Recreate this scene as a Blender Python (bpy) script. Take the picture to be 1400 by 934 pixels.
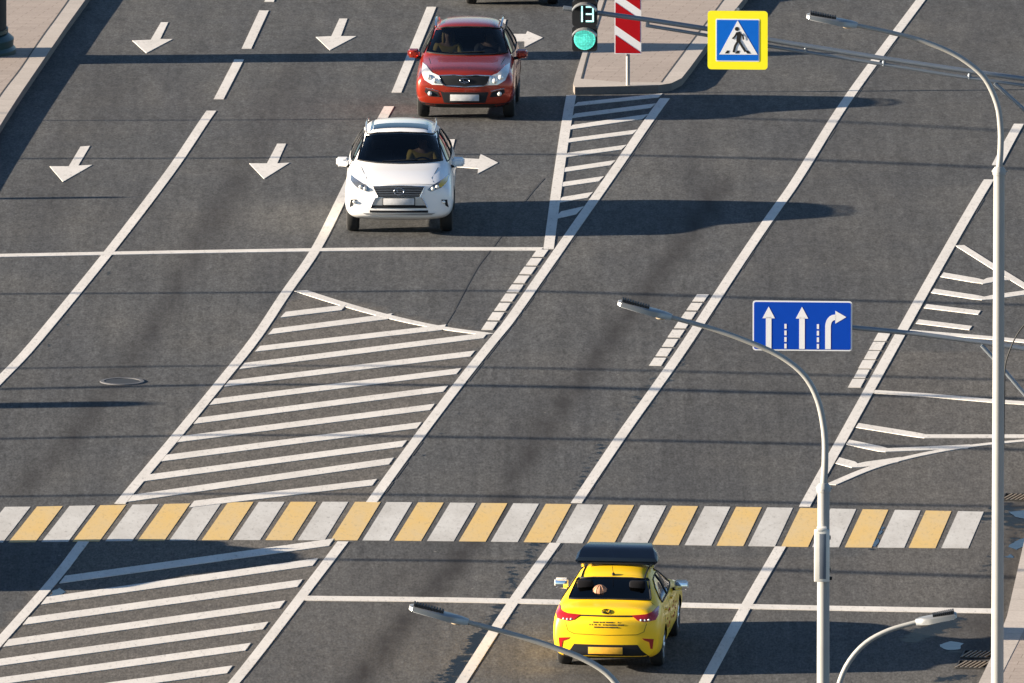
import bpy, bmesh, math, random
from mathutils import Vector, Matrix, Euler
from mathutils.bvhtree import BVHTree
from mathutils.geometry import delaunay_2d_cdt
random.seed(7)
R = math.radians
for o in list(bpy.data.objects): bpy.data.objects.remove(o)
scn = bpy.context.scene
col = scn.collection

# ------------------------------------------------------------------ camera, sky, sun, exposure
F = 32900.0; PITCH = R(10.0); CAMY = -414.0; CAMH = 73.0
cam = bpy.data.cameras.new('camera'); camo = bpy.data.objects.new('camera', cam); col.objects.link(camo)
camo.location = (0, CAMY, CAMH); camo.rotation_euler = (R(90) - PITCH, 0, 0)
cam.sensor_width = 36; cam.sensor_fit = 'HORIZONTAL'; cam.lens = 36 * F / 1400
cam.clip_start = 5; cam.clip_end = 6000
scn.camera = camo
SUN_EL = R(13.0); SUN_AZ = R(5.0)            # azimuth measured from -X towards the camera
S = Vector((-math.cos(SUN_EL) * math.cos(SUN_AZ), -math.cos(SUN_EL) * math.sin(SUN_AZ), math.sin(SUN_EL)))
sl = bpy.data.lights.new('sun', 'SUN'); sl.energy = 5.0; sl.angle = R(0.5); sl.color = (1.0, 0.86, 0.69)
so = bpy.data.objects.new('sun', sl); col.objects.link(so)
so.rotation_euler = S.to_track_quat('Z', 'Y').to_euler()
w = bpy.data.worlds.new('World'); scn.world = w; w.use_nodes = True
nt = w.node_tree; nt.nodes.clear()
sky = nt.nodes.new('ShaderNodeTexSky'); sky.sky_type = 'NISHITA'; sky.sun_disc = False
sky.sun_elevation = SUN_EL; sky.sun_rotation = math.atan2(S.x, S.y)
sky.air_density = 0.75; sky.dust_density = 0.2; sky.ozone_density = 2.0
bg = nt.nodes.new('ShaderNodeBackground'); bg.inputs['Strength'].default_value = 0.05
wo = nt.nodes.new('ShaderNodeOutputWorld')
nt.links.new(sky.outputs[0], bg.inputs[0]); nt.links.new(bg.outputs[0], wo.inputs[0])
scn.view_settings.view_transform = 'Standard'; scn.view_settings.look = 'None'
scn.view_settings.exposure = 1.90; scn.view_settings.gamma = 1.0
scn.view_settings.use_curve_mapping = False

# ------------------------------------------------------------------ the lie of the land and the photograph's rays
GY0, GY1, GY2, GY3, GK = -15.0, 35.0, 60.0, 110.0, 0.0013
def zg(Y):
    if Y <= GY0: return 0.0
    s1 = GK * (GY1 - GY0); z1 = -GK / 2 * (GY1 - GY0) ** 2
    if Y <= GY1: return -GK / 2 * (Y - GY0) ** 2
    z2 = z1 - s1 * (GY2 - GY1)
    if Y <= GY2: return z1 - s1 * (Y - GY1)
    if Y >= GY3: return z2 - s1 * (GY3 - GY2) / 2
    u = Y - GY2; L = GY3 - GY2
    return z2 - s1 * (u - u * u / (2 * L))
def slope(Y): return (zg(Y + .05) - zg(Y - .05)) / .1
cp, sp = math.cos(PITCH), math.sin(PITCH)
def ray(px, py):
    a = (px - 700) / F; b = (467 - py) / F
    return Vector((a, cp + b * sp, -sp + b * cp))
def P(px, py, h=0.0):
    d = ray(px, py); t = (CAMH - h) / -d.z
    for _ in range(12):
        Y = CAMY + d.y * t
        t = (CAMH - h - zg(Y)) / -d.z
    return Vector((d.x * t, CAMY + d.y * t, CAMH + d.z * t))
def at(px, py, Y):
    d = ray(px, py); t = (Y - CAMY) / d.y
    return Vector((d.x * t, Y, CAMH + d.z * t))
def to_px(X, Y, Z):
    dy = Y - CAMY; dz = Z - CAMH
    dep = dy * cp - dz * sp; v = dy * sp + dz * cp
    return 700 + F * X / dep, 467 - F * v / dep
def slantY(d, py):      # world Y of the point d metres away along the row py
    r = ray(700, py); r.normalize(); return CAMY + r.y * d

# ------------------------------------------------------------------ helpers
def link(o, parent=None):
    col.objects.link(o)
    if parent: o.parent = parent
    return o
def tag(o, label=None, cat=None, group=None, kind=None):
    if label: o['label'] = label
    if cat: o['category'] = cat
    if group: o['group'] = group
    if kind: o['kind'] = kind
    return o
def empty(name, loc=(0, 0, 0), rot=(0, 0, 0)):
    o = bpy.data.objects.new(name, None); o.location = loc; o.rotation_euler = rot
    o.empty_display_size = .3
    return link(o)
class MB:
    def __init__(s): s.v = []; s.f = []; s.m = []; s.mi = 0
    def add(s, vs, fs):
        n = len(s.v); s.v += [Vector(v) for v in vs]
        for f in fs: s.f.append([i + n for i in f]); s.m.append(s.mi)
        return s
    def box(s, c, d, rot=None, bev=0.0):
        bm = bmesh.new(); bmesh.ops.create_cube(bm, size=1)
        for v in bm.verts: v.co = Vector((v.co.x * d[0], v.co.y * d[1], v.co.z * d[2]))
        if bev: bmesh.ops.bevel(bm, geom=bm.edges[:], offset=bev, segments=2, affect='EDGES', profile=.5)
        M = Matrix.Translation(Vector(c))
        if rot is not None: M = M @ (rot.to_matrix().to_4x4() if isinstance(rot, Euler) else rot.to_4x4())
        bm.transform(M); bm.verts.index_update()
        s.add([v.co.copy() for v in bm.verts], [[v.index for v in f.verts] for f in bm.faces]); bm.free()
        return s
    def tube(s, pts, r, n=12, cap=True):
        pts = [Vector(p) for p in pts]; rs = r if isinstance(r, (list, tuple)) else [r] * len(pts)
        rings = []; up = None
        for i, p in enumerate(pts):
            t = (pts[min(i + 1, len(pts) - 1)] - pts[max(i - 1, 0)]).normalized()
            if up is None:
                a = Vector((0, 0, 1)) if abs(t.z) < .9 else Vector((0, 1, 0))
                u = t.cross(a).normalized()
            else: u = (up - t * up.dot(t)).normalized()
            up = u; v = t.cross(u)
            rings.append([p + (u * math.cos(2 * math.pi * k / n) + v * math.sin(2 * math.pi * k / n)) * rs[i] for k in range(n)])
        vs = [q for rg in rings for q in rg]; fs = []
        for i in range(len(pts) - 1):
            for k in range(n):
                k2 = (k + 1) % n
                fs.append([i * n + k, i * n + k2, (i + 1) * n + k2, (i + 1) * n + k])
        if cap: fs.append(list(range(n))[::-1]); fs.append([(len(pts) - 1) * n + k for k in range(n)])
        return s.add(vs, fs)
    def lathe(s, prof, n=32, axis='z', c=(0, 0, 0)):
        vs = []; fs = []; m = len(prof)
        for k in range(n):
            a = 2 * math.pi * k / n
            for (r, h) in prof:
                x, y = r * math.cos(a), r * math.sin(a)
                p = (x, y, h) if axis == 'z' else ((x, h, y) if axis == 'y' else (h, x, y))
                vs.append(Vector(p) + Vector(c))
        for k in range(n):
            k2 = (k + 1) % n
            for i in range(m - 1): fs.append([k * m + i, k2 * m + i, k2 * m + i + 1, k * m + i + 1])
        return s.add(vs, fs)
    def sphere(s, c, d, n=16):
        bm = bmesh.new(); bmesh.ops.create_uvsphere(bm, u_segments=n, v_segments=n // 2 + 2, radius=.5)
        for v in bm.verts: v.co = Vector((v.co.x * d[0], v.co.y * d[1], v.co.z * d[2])) + Vector(c)
        bm.verts.index_update()
        s.add([v.co.copy() for v in bm.verts], [[v.index for v in f.verts] for f in bm.faces]); bm.free()
        return s
    def prism(s, poly, M, t):   # poly 2D in the local XY plane of M, thickness t along local +Z
        n = len(poly)
        vs = [M @ Vector((p[0], p[1], 0)) for p in poly] + [M @ Vector((p[0], p[1], t)) for p in poly]
        fs = [list(range(n))[::-1], list(range(n, 2 * n))] + [[i, (i + 1) % n, n + (i + 1) % n, n + i] for i in range(n)]
        return s.add(vs, fs)
    def build(s, name, mats, parent=None, smooth=40, recalc=True):
        me = bpy.data.meshes.new(name); me.from_pydata([tuple(v) for v in s.v], [], s.f)
        for m in (mats if isinstance(mats, (list, tuple)) else [mats]): me.materials.append(m)
        for p, mi in zip(me.polygons, s.m): p.material_index = mi
        if recalc:
            bm = bmesh.new(); bm.from_mesh(me); bmesh.ops.recalc_face_normals(bm, faces=bm.faces[:]); bm.to_mesh(me); bm.free()
        if smooth:
            for p in me.polygons: p.use_smooth = True
            me.set_sharp_from_angle(angle=R(smooth))
        o = bpy.data.objects.new(name, me)
        return link(o, parent)
def catmull(pts, step):
    pts = [Vector(p) for p in pts]
    if len(pts) == 2:
        n = max(1, int((pts[1] - pts[0]).length / step) + 1)
        return [pts[0].lerp(pts[1], i / n) for i in range(n + 1)]
    out = []
    for i in range(len(pts) - 1):
        p0 = pts[i - 1] if i else pts[0] * 2 - pts[1]; p1, p2 = pts[i], pts[i + 1]
        p3 = pts[i + 2] if i + 2 < len(pts) else p2 * 2 - p1
        n = max(1, int((p2 - p1).length / step) + 1)
        for k in range(n):
            t = k / n
            out.append(.5 * ((2 * p1) + (p2 - p0) * t + (2 * p0 - 5 * p1 + 4 * p2 - p3) * t * t + (3 * p1 - p0 - 3 * p2 + p3) * t ** 3))
    out.append(pts[-1]); return out

# ------------------------------------------------------------------ materials
def new_mat(name):
    m = bpy.data.materials.new(name); m.use_nodes = True
    return m, m.node_tree, m.node_tree.nodes['Principled BSDF']
def N(t, ty, **kw):
    n = t.nodes.new(ty)
    for k, v in kw.items():
        if k.startswith('i_'): n.inputs[k[2:].replace('_', ' ')].default_value = v
        else: setattr(n, k, v)
    return n
def simple(name, c, rough=.5, metal=0.0, coat=0.0, var=.12, scale=6.0, spec=.5):
    m, t, b = new_mat(name)
    b.inputs['Roughness'].default_value = rough; b.inputs['Metallic'].default_value = metal
    b.inputs['Coat Weight'].default_value = coat; b.inputs['Coat Roughness'].default_value = .06
    b.inputs['Specular IOR Level'].default_value = spec
    tc = N(t, 'ShaderNodeTexCoord'); nz = N(t, 'ShaderNodeTexNoise', i_Scale=scale, i_Detail=5.0)
    t.links.new(tc.outputs['Object'], nz.inputs['Vector'])
    mx = N(t, 'ShaderNodeMixRGB'); mx.inputs[1].default_value = (*[x * (1 - var) for x in c], 1); mx.inputs[2].default_value = (*[min(1, x * (1 + var)) for x in c], 1)
    t.links.new(nz.outputs['Fac'], mx.inputs[0]); t.links.new(mx.outputs[0], b.inputs['Base Color'])
    return m
def emit(name, c, st, base=None):
    m, t, b = new_mat(name)
    b.inputs['Base Color'].default_value = (*(base or c), 1); b.inputs['Emission Color'].default_value = (*c, 1)
    b.inputs['Emission Strength'].default_value = st; b.inputs['Roughness'].default_value = .3
    return m
def glass(name, tint, base=.05):
    m = bpy.data.materials.new(name); m.use_nodes = True; t = m.node_tree; t.nodes.clear()
    o = N(t, 'ShaderNodeOutputMaterial'); tr = N(t, 'ShaderNodeBsdfTransparent'); tr.inputs[0].default_value = (*tint, 1)
    gl = N(t, 'ShaderNodeBsdfGlossy'); gl.inputs['Roughness'].default_value = .02; gl.inputs[0].default_value = (1, 1, 1, 1)
    fr = N(t, 'ShaderNodeFresnel', i_IOR=1.42); mx = N(t, 'ShaderNodeMixShader')
    t.links.new(fr.outputs[0], mx.inputs[0]); t.links.new(tr.outputs[0], mx.inputs[1]); t.links.new(gl.outputs[0], mx.inputs[2])
    t.links.new(mx.outputs[0], o.inputs[0]); return m

def asphalt():
    m, t, b = new_mat('asphalt'); L = t.links.new
    tc = N(t, 'ShaderNodeTexCoord'); ob = tc.outputs['Object']
    def noise(scale, detail=4.0, vec=None, rough=.6):
        n = N(t, 'ShaderNodeTexNoise', i_Scale=scale, i_Detail=detail, i_Roughness=rough); L(vec or ob, n.inputs['Vector']); return n.outputs['Fac']
    def ramp(fac, a, bb, lo=0.0, hi=1.0):
        n = N(t, 'ShaderNodeMapRange'); L(fac, n.inputs[0]); n.inputs[1].default_value = a; n.inputs[2].default_value = bb
        n.inputs[3].default_value = lo; n.inputs[4].default_value = hi; return n.outputs[0]
    def mul(a, c):
        n = N(t, 'ShaderNodeMath', operation='MULTIPLY'); L(a, n.inputs[0])
        if isinstance(c, float): n.inputs[1].default_value = c
        else: L(c, n.inputs[1])
        return n.outputs[0]
    def mixc(f, a, c, mode='MIX'):
        n = N(t, 'ShaderNodeMixRGB', blend_type=mode)
        if isinstance(f, float): n.inputs[0].default_value = f
        else: L(f, n.inputs[0])
        for k, q in ((1, a), (2, c)):
            if isinstance(q, tuple): n.inputs[k].default_value = (*q, 1)
            else: L(q, n.inputs[k])
        return n.outputs[0]
    at_ = N(t, 'ShaderNodeAttribute', attribute_name='stain'); sep = N(t, 'ShaderNodeSeparateColor'); L(at_.outputs['Color'], sep.inputs[0])
    # coordinates turned to the driving direction and squeezed along it
    mp = N(t, 'ShaderNodeMapping'); mp.inputs['Rotation'].default_value = (0, 0, R(7.2)); mp.inputs['Scale'].default_value = (1.0, .06, 1.0); L(ob, mp.inputs['Vector'])
    big = noise(.22, 3.0); mid = noise(1.3, 4.0); streak = noise(1.1, 3.0, mp.outputs[0])
    c = mixc(ramp(big, .35, .65), (.082, .084, .084), (.103, .101, .095))
    c = mixc(ramp(streak, .3, .7, .0, .75), c, (.062, .064, .067))
    mp2 = N(t, 'ShaderNodeMapping'); mp2.inputs['Rotation'].default_value = (0, 0, R(7.2)); mp2.inputs['Scale'].default_value = (1.0, .02, 1.0); L(ob, mp2.inputs['Vector'])
    c = mixc(1.0, c, ramp(noise(5.0, 4.0, mp2.outputs[0], .7), .3, .7, .80, 1.18), 'MULTIPLY')
    c = mixc(sep.outputs['Blue'], c, (.128, .116, .100))
    c = mixc(mul(ramp(mid, .35, .7), .25), c, (.055, .055, .056))
    fine = noise(24.0, 3.0, rough=.8)
    mpf = N(t, 'ShaderNodeMapping'); mpf.inputs['Scale'].default_value = (1.0, .22, 1.0); L(ob, mpf.inputs['Vector'])
    g1 = noise(26.0, 2.0, mpf.outputs[0], .7); g2 = noise(9.0, 2.0, mpf.outputs[0], .7)
    c = mixc(1.0, c, ramp(g1, .25, .75, .56, 1.44), 'MULTIPLY')
    c = mixc(1.0, c, ramp(g2, .3, .7, .80, 1.20), 'MULTIPLY')
    # rare pale chips of stone
    vo = N(t, 'ShaderNodeTexVoronoi', i_Scale=1.6); L(ob, vo.inputs['Vector'])
    chip = ramp(vo.outputs['Distance'], .05, .035); sel = N(t, 'ShaderNodeSeparateColor'); L(vo.outputs['Color'], sel.inputs[0])
    c = mixc(mul(mul(chip, ramp(sel.outputs[0], .86, .88)), .7), c, (.3, .28, .25))
    # tyre and oil streaks, broken up
    brk = ramp(noise(3.0, 6.0, mpf.outputs[0], .75), .30, .62, .6, 1.0)
    st = mul(sep.outputs['Red'], brk); c = mixc(mul(st, 1.0), c, (.024, .022, .022))
    wn = noise(4.0, 8.0, ob, .75)
    s2 = N(t, 'ShaderNodeMath', operation='ADD'); L(sep.outputs['Green'], s2.inputs[0]); L(wn, s2.inputs[1])
    wet = ramp(s2.outputs[0], .93, .97)
    c = mixc(wet, c, (.008, .008, .009))
    L(c, b.inputs['Base Color'])
    rg = N(t, 'ShaderNodeMapRange'); L(wet, rg.inputs[0]); rg.inputs[3].default_value = .92; rg.inputs[4].default_value = .35; L(rg.outputs[0], b.inputs['Roughness'])
    sg = N(t, 'ShaderNodeMapRange'); L(wet, sg.inputs[0]); sg.inputs[3].default_value = .12; sg.inputs[4].default_value = .03; L(sg.outputs[0], b.inputs['Specular IOR Level'])
    bp = N(t, 'ShaderNodeBump', i_Strength=.25, i_Distance=.01); L(fine, bp.inputs['Height']); L(bp.outputs[0], b.inputs['Normal'])
    return m
def paint_mat(name, c, worn=.35, dirt=(.30, .28, .25)):
    m, t, b = new_mat(name); L = t.links.new
    tc = N(t, 'ShaderNodeTexCoord'); ob = tc.outputs['Object']
    mp = N(t, 'ShaderNodeMapping'); mp.inputs['Rotation'].default_value = (0, 0, R(7.2)); mp.inputs['Scale'].default_value = (1, .25, 1); L(ob, mp.inputs['Vector'])
    n1 = N(t, 'ShaderNodeTexNoise', i_Scale=1.7, i_Detail=6.0, i_Roughness=.7); L(mp.outputs[0], n1.inputs['Vector'])
    n2 = N(t, 'ShaderNodeTexNoise', i_Scale=16.0, i_Detail=5.0, i_Roughness=.8); L(mp.outputs[0], n2.inputs['Vector'])
    mr = N(t, 'ShaderNodeMapRange'); L(n1.outputs['Fac'], mr.inputs[0]); mr.inputs[1].default_value = .35; mr.inputs[2].default_value = .8; mr.inputs[4].default_value = worn
    mx = N(t, 'ShaderNodeMixRGB'); L(mr.outputs[0], mx.inputs[0]); mx.inputs[1].default_value = (*c, 1); mx.inputs[2].default_value = (*dirt, 1)
    m2 = N(t, 'ShaderNodeMapRange'); L(n2.outputs['Fac'], m2.inputs[0]); m2.inputs[1].default_value = .54; m2.inputs[2].default_value = .72; m2.inputs[4].default_value = .60
    mx2 = N(t, 'ShaderNodeMixRGB'); L(m2.outputs[0], mx2.inputs[0]); L(mx.outputs[0], mx2.inputs[1]); mx2.inputs[2].default_value = (*[q * .45 for q in dirt], 1)
    L(mx2.outputs[0], b.inputs['Base Color']); b.inputs['Roughness'].default_value = .75; b.inputs['Specular IOR Level'].default_value = .2
    return m
def stone(name, c1, c2, tile=None, grout=(.12, .1, .09)):
    m, t, b = new_mat(name); L = t.links.new
    tc = N(t, 'ShaderNodeTexCoord'); ob = tc.outputs['Object']
    n1 = N(t, 'ShaderNodeTexNoise', i_Scale=.8, i_Detail=5.0); L(ob, n1.inputs['Vector'])
    n2 = N(t, 'ShaderNodeTexNoise', i_Scale=22.0, i_Detail=3.0, i_Roughness=.8); L(ob, n2.inputs['Vector'])
    mx = N(t, 'ShaderNodeMixRGB'); L(n1.outputs['Fac'], mx.inputs[0]); mx.inputs[1].default_value = (*c1, 1); mx.inputs[2].default_value = (*c2, 1)
    mr = N(t, 'ShaderNodeMapRange'); L(n2.outputs['Fac'], mr.inputs[0]); mr.inputs[1].default_value = .3; mr.inputs[2].default_value = .7; mr.inputs[3].default_value = .82; mr.inputs[4].default_value = 1.12
    ml = N(t, 'ShaderNodeMixRGB', blend_type='MULTIPLY'); ml.inputs[0].default_value = 1; L(mx.outputs[0], ml.inputs[1]); L(mr.outputs[0], ml.inputs[2])
    out = ml.outputs[0]
    if tile:
        mp = N(t, 'ShaderNodeMapping'); mp.inputs['Rotation'].default_value = (0, 0, R(7.2)); L(ob, mp.inputs['Vector'])
        br = N(t, 'ShaderNodeTexBrick'); L(mp.outputs[0], br.inputs['Vector']); br.inputs['Scale'].default_value = 1
        br.inputs['Brick Width'].default_value = tile[0]; br.inputs['Row Height'].default_value = tile[1]; br.inputs['Mortar Size'].default_value = .008
        br.inputs['Color1'].default_value = (1, 1, 1, 1); br.inputs['Color2'].default_value = (.9, .9, .9, 1); br.inputs['Mortar'].default_value = (.62, .6, .58, 1)
        m2 = N(t, 'ShaderNodeMixRGB', blend_type='MULTIPLY'); m2.inputs[0].default_value = 1; L(out, m2.inputs[1]); L(br.outputs['Color'], m2.inputs[2]); out = m2.outputs[0]
    L(out, b.inputs['Base Color']); b.inputs['Roughness'].default_value = .85; b.inputs['Specular IOR Level'].default_value = .2
    return m
def puddle_mat():
    m, t, b = new_mat('puddle_water'); L = t.links.new
    b.inputs['Base Color'].default_value = (.012, .014, .017, 1); b.inputs['Roughness'].default_value = .05; b.inputs['Specular IOR Level'].default_value = .14
    tc = N(t, 'ShaderNodeTexCoord'); n = N(t, 'ShaderNodeTexNoise', i_Scale=5.0, i_Detail=2.0); L(tc.outputs['Object'], n.inputs['Vector'])
    bp = N(t, 'ShaderNodeBump', i_Strength=.15, i_Distance=.01); L(n.outputs['Fac'], bp.inputs['Height']); L(bp.outputs[0], b.inputs['Normal'])
    return m

M = dict(
    asphalt=asphalt(), white=paint_mat('white_road_paint', (.66, .63, .58), .40),
    zwhite=paint_mat('crosswalk_white', (.54, .53, .50), .7), zyellow=paint_mat('crosswalk_yellow', (.60, .41, .15), .75, (.50, .42, .28)),
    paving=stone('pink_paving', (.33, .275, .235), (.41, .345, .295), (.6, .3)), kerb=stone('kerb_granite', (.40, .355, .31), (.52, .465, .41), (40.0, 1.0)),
    kerbface=stone('kerb_granite_shaded', (.15, .135, .12), (.22, .19, .165)), puddle=puddle_mat(), crack=simple('crack_filler', (.022, .021, .02), .8),  # kerbface: shade on the kerb sides put into a darker stone colour
    steel=simple('galvanised_steel', (.36, .37, .37), .45, .65, var=.15), pole=simple('grey_painted_pole', (.30, .30, .285), .5, .0, var=.10, scale=3),
    armgrey=simple('grey_painted_arm', (.22, .25, .28), .42, .35, var=.12),
    dark=simple('black_plastic', (.009, .010, .012), .6, spec=.3), rubber=simple('tyre_rubber', (.016, .016, .016), .8),
    under=simple('underbody_black', (.007, .007, .008), .9, spec=.1), chrome=simple('chrome_trim', (.75, .75, .76), .12, 1.0, var=.03),
    alloy=simple('wheel_alloy', (.50, .50, .51), .3, .85), seat=simple('seat_cloth', (.010, .010, .012), .9, spec=.1),
    glass=glass('window_glass', (.46, .49, .50)), tint=glass('tinted_glass', (.06, .07, .08)),
    wpaint=simple('white_car_paint', (.80, .79, .77), .35, 0, .6, .02), rpaint=simple('red_car_paint', (.33, .026, .009), .24, .45, .7, .06),
    ypaint=simple('yellow_car_paint', (.92, .56, .004), .42, 0, .22, .02), kpaint=simple('dark_car_paint', (.02, .022, .026), .3, .2, 1.0, .05),
    spaint=simple('silver_car_paint', (.45, .46, .47), .3, .6, 1.0, .03),
    platew=simple('plate_white', (.50, .50, .50), .5, var=.35, scale=14), platey=simple('plate_yellow', (.72, .38, .03), .5, var=.3, scale=14),
    lampred=simple('tail_lamp_red', (.36, .010, .010), .12, 0, 1.0, .2, 9), lamplens=simple('lamp_lens_clear', (.80, .79, .74), .14, .35, 1.0, .2, 12),
    lampsilver=simple('lamp_reflector', (.20, .21, .22), .18, .6, 1.0, .4, 12), amber=simple('amber_glint', (.85, .50, .05), .15, .1, 1.0, .1),
    skin=simple('skin', (.48, .29, .20), .55), shirt_y=simple('ochre_cloth', (.62, .42, .10), .8), shirt_d=simple('dark_cloth', (.06, .06, .07), .85),
    hair_b=simple('blond_hair', (.45, .30, .10), .6), hair_d=simple('dark_hair', (.03, .02, .015), .6),
    signblue=simple('sign_blue', (.001, .055, .42), .6, var=.07, spec=.12), signblue2=simple('sign_light_blue', (.003, .13, .58), .6, var=.07, spec=.12),
    signwhite=simple('sign_white', (.80, .80, .80), .45, var=.03), signyellow=simple('sign_fluorescent_yellow', (.95, .86, .01), .45, var=.02),
    signred=simple('sign_red', (.40, .003, .008), .6, var=.08, spec=.15), signblack=simple('sign_black', (.008, .008, .008), .5), signback=simple('sign_grey_back', (.3, .3, .31), .5, .4),
    green=simple('dark_green_cast_iron', (.012, .045, .045), .4, .1), beige=simple('beige_plastic', (.52, .42, .30), .5),
    boxwhite=simple('cabinet_white', (.66, .64, .58), .5), boxgrey=simple('cabinet_grey', (.12, .14, .17), .4),
    cable=simple('black_cable', (.015, .015, .015), .7), iron=simple('cast_iron', (.05, .048, .045), .6, .5), concrete=simple('concrete', (.35, .33, .30), .8),
    rattan=simple('woven_straw', (.42, .22, .13), .8, var=.55, scale=22), mirror=simple('mirror_glass', (.8, .82, .85), .02, 1.0, var=.01),
)
def led(name, c, st, base):
    m = emit(name, c, st, base); t = m.node_tree; b = t.nodes['Principled BSDF']
    tc = N(t, 'ShaderNodeTexCoord'); vo = N(t, 'ShaderNodeTexVoronoi', i_Scale=34.0, i_Randomness=.25); t.links.new(tc.outputs['Object'], vo.inputs['Vector'])
    mr = N(t, 'ShaderNodeMapRange'); t.links.new(vo.outputs['Distance'], mr.inputs[0]); mr.inputs[1].default_value = .2; mr.inputs[2].default_value = .62; mr.inputs[3].default_value = st; mr.inputs[4].default_value = st * .35
    t.links.new(mr.outputs[0], b.inputs['Emission Strength']); return m
sig_green = led('signal_green_light', (.12, .85, .68), .42, (.02, .15, .12)); sig_digit = emit('countdown_digits', (.45, 1.0, .9), .40)

# ------------------------------------------------------------------ the road
def frange(a, b, s):
    n = int(round((b - a) / s)); return [a + (b - a) * i / n for i in range(n + 1)]
def seg_d(px, py, pl):
    best = 1e9
    for (x1, y1), (x2, y2) in zip(pl, pl[1:]):
        dx, dy = x2 - x1, y2 - y1; t = max(0, min(1, ((px - x1) * dx + (py - y1) * dy) / (dx * dx + dy * dy)))
        best = min(best, math.hypot(px - x1 - dx * t, (py - y1 - dy * t)))
    return best
A_ = [(289, 152), (232, 236), (148, 346), (50, 466), (-10, 530)]
B_ = [(532, 146), (470, 266), (432, 341), (390, 402), (350, 462), (304, 520), (240, 598), (164, 689)]
B2 = [(114, 741), (75, 792), (0, 877), (-30, 910)]
C_ = [(909, 135), (840, 234), (770, 334), (703, 430), (672, 469), (588, 577), (508, 687)]
C2 = [(469, 741), (356, 889), (310, 946)]
D_ = [(1262, -4), (1170, 120), (1097, 234), (1050, 302), (940, 468), (847, 600), (788, 688)]
D2 = [(759, 743), (698, 829), (624, 944)]
E_ = [(1352, 246), (1290, 352), (1225, 468), (1160, 585), (1100, 693)]
E2 = [(1067, 748), (1018, 833), (958, 944)]
def in_poly(x, y, pl):
    c = False; j = len(pl) - 1
    for i in range(len(pl)):
        if (pl[i][1] > y) != (pl[j][1] > y) and x < (pl[j][0] - pl[i][0]) * (y - pl[i][1]) / (pl[j][1] - pl[i][1]) + pl[i][0]: c = not c
        j = i
    return c
hatch_zone = [(411, 398), (668, 457), (505, 688), (470, 742), (300, 960), (-40, 960), (-40, 900), (112, 742), (163, 688), (300, 520)]
xs = [-1500, -700, -350, -180, -100, -60, -40, -28, -20, -15] + frange(-12, 12, .3) + [15, 20, 28, 40, 60, 100, 180, 350, 700, 1500]
ys = [-1200, -700, -400, -250, -160, -110, -80, -60, -50] + frange(-42, 56, .4) + [58, 60] + frange(64, 110, 4) + [150, 220, 350, 600, 1100, 2000, 3500]
streaks = [([(985, 255), (925, 345), (830, 470), (745, 590), (705, 650)], 15, .85), ([(690, 680), (625, 770), (545, 860), (480, 945)], 16, 1.0),
           ([(1000, 60), (960, 170), (925, 345)], 18, .3), ([(1240, 60), (1120, 260), (1010, 450)], 28, .2), ([(330, 240), (270, 330), (230, 420), (160, 520), (90, 610), (30, 670)], 14, .65),
           ([(420, 60), (360, 180), (310, 290)], 22, .35), ([(700, 620), (760, 540)], 30, .3), ([(600, 740), (540, 800)], 22, .3), ([(150, 120), (60, 290)], 30, .25), ([(1330, 40), (1210, 230), (1080, 440), (980, 640)], 110, .16), ([(1120, 20), (1040, 130)], 60, .12), ([(900, 780), (860, 860), (840, 934)], 40, .3), ([(1080, 780), (1160, 640), (1230, 540)], 40, .2), ([(1400, 690), (1378, 770), (1350, 860), (1330, 900)], 20, .8), ([(1300, 860), (1340, 850)], 22, .6)]
def scorch(px, py):
    g = 0.0
    for pl, wd, amp in (([(335, 235), (300, 290), (270, 330), (232, 420), (170, 520), (95, 610), (40, 670)], 10, .36), ([(455, 60), (470, 20)], 12, .3), ([(930, 490), (890, 550)], 22, .46), ([(905, 500), (860, 560), (800, 640)], 26, .40), ([(640, 550), (580, 622)], 7, .5), ([(820, 610), (790, 670)], 26, .46), ([(755, 715), (700, 790), (680, 830)], 28, .48),
                        ([(670, 850), (640, 900), (600, 945)], 27, .58), ([(715, 800), (690, 850), (660, 880)], 24, .48), ([(150, 372), (95, 440), (60, 480)], 9, .42), ([(175, 325), (160, 350)], 8, .4),
                        ([(1370, 700), (1400, 715)], 34, .55), ([(1330, 715), (1350, 700)], 14, .5), ([(1350, 780), (1385, 740)], 26, .46), ([(1235, 876), (1270, 862), (1315, 850)], 17, .60), ([(1290, 885), (1320, 888)], 14, .58), ([(1280, 930), (1330, 925)], 9, .55), ([(190, 745), (206, 715)], 6, .5), ([(1195, 750), (1210, 715)], 8, .6), ([(60, 822), (90, 806)], 12, .55), ([(1180, 905), (1110, 900)], 9, .3), ([(1270, 680), (1285, 678)], 14, .35), ([(1330, 800), (1350, 830)], 22, .35), ([(240, 765), (60, 765)], 8, .2)):
        d = seg_d(px, py, pl)
        g = max(g, amp * math.exp(-(d / wd) ** 2 * 1.2) + 0.0)
    return g
vs = []; cols = []
for Y in ys:
    z = zg(Y)
    for X in xs:
        vs.append((X, Y, z)); r = g = b = 0.0
        if -13 < X < 13 and -44 < Y < 58:
            px, py = to_px(X, Y, z)
            for pl, wd, amp in streaks: r = max(r, amp * math.exp(-(seg_d(px, py, pl) / wd) ** 2))
            g = scorch(px, py)
            if in_poly(px, py, hatch_zone): b = .75
            elif px > 1180 and py > 480: b = .35
            elif py > 760 and 300 < px < 1200: b = .2
        cols += [r, g, b, 1]
nx = len(xs); fs = [(j * nx + i, j * nx + i + 1, (j + 1) * nx + i + 1, (j + 1) * nx + i) for j in range(len(ys) - 1) for i in range(nx - 1)]
me = bpy.data.meshes.new('road'); me.from_pydata(vs, [], fs); me.materials.append(M['asphalt'])
ca = me.color_attributes.new('stain', 'FLOAT_COLOR', 'POINT'); ca.data.foreach_set('color', cols)
for p in me.polygons: p.use_smooth = True
road = tag(link(bpy.data.objects.new('road', me)), kind='structure')

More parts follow.
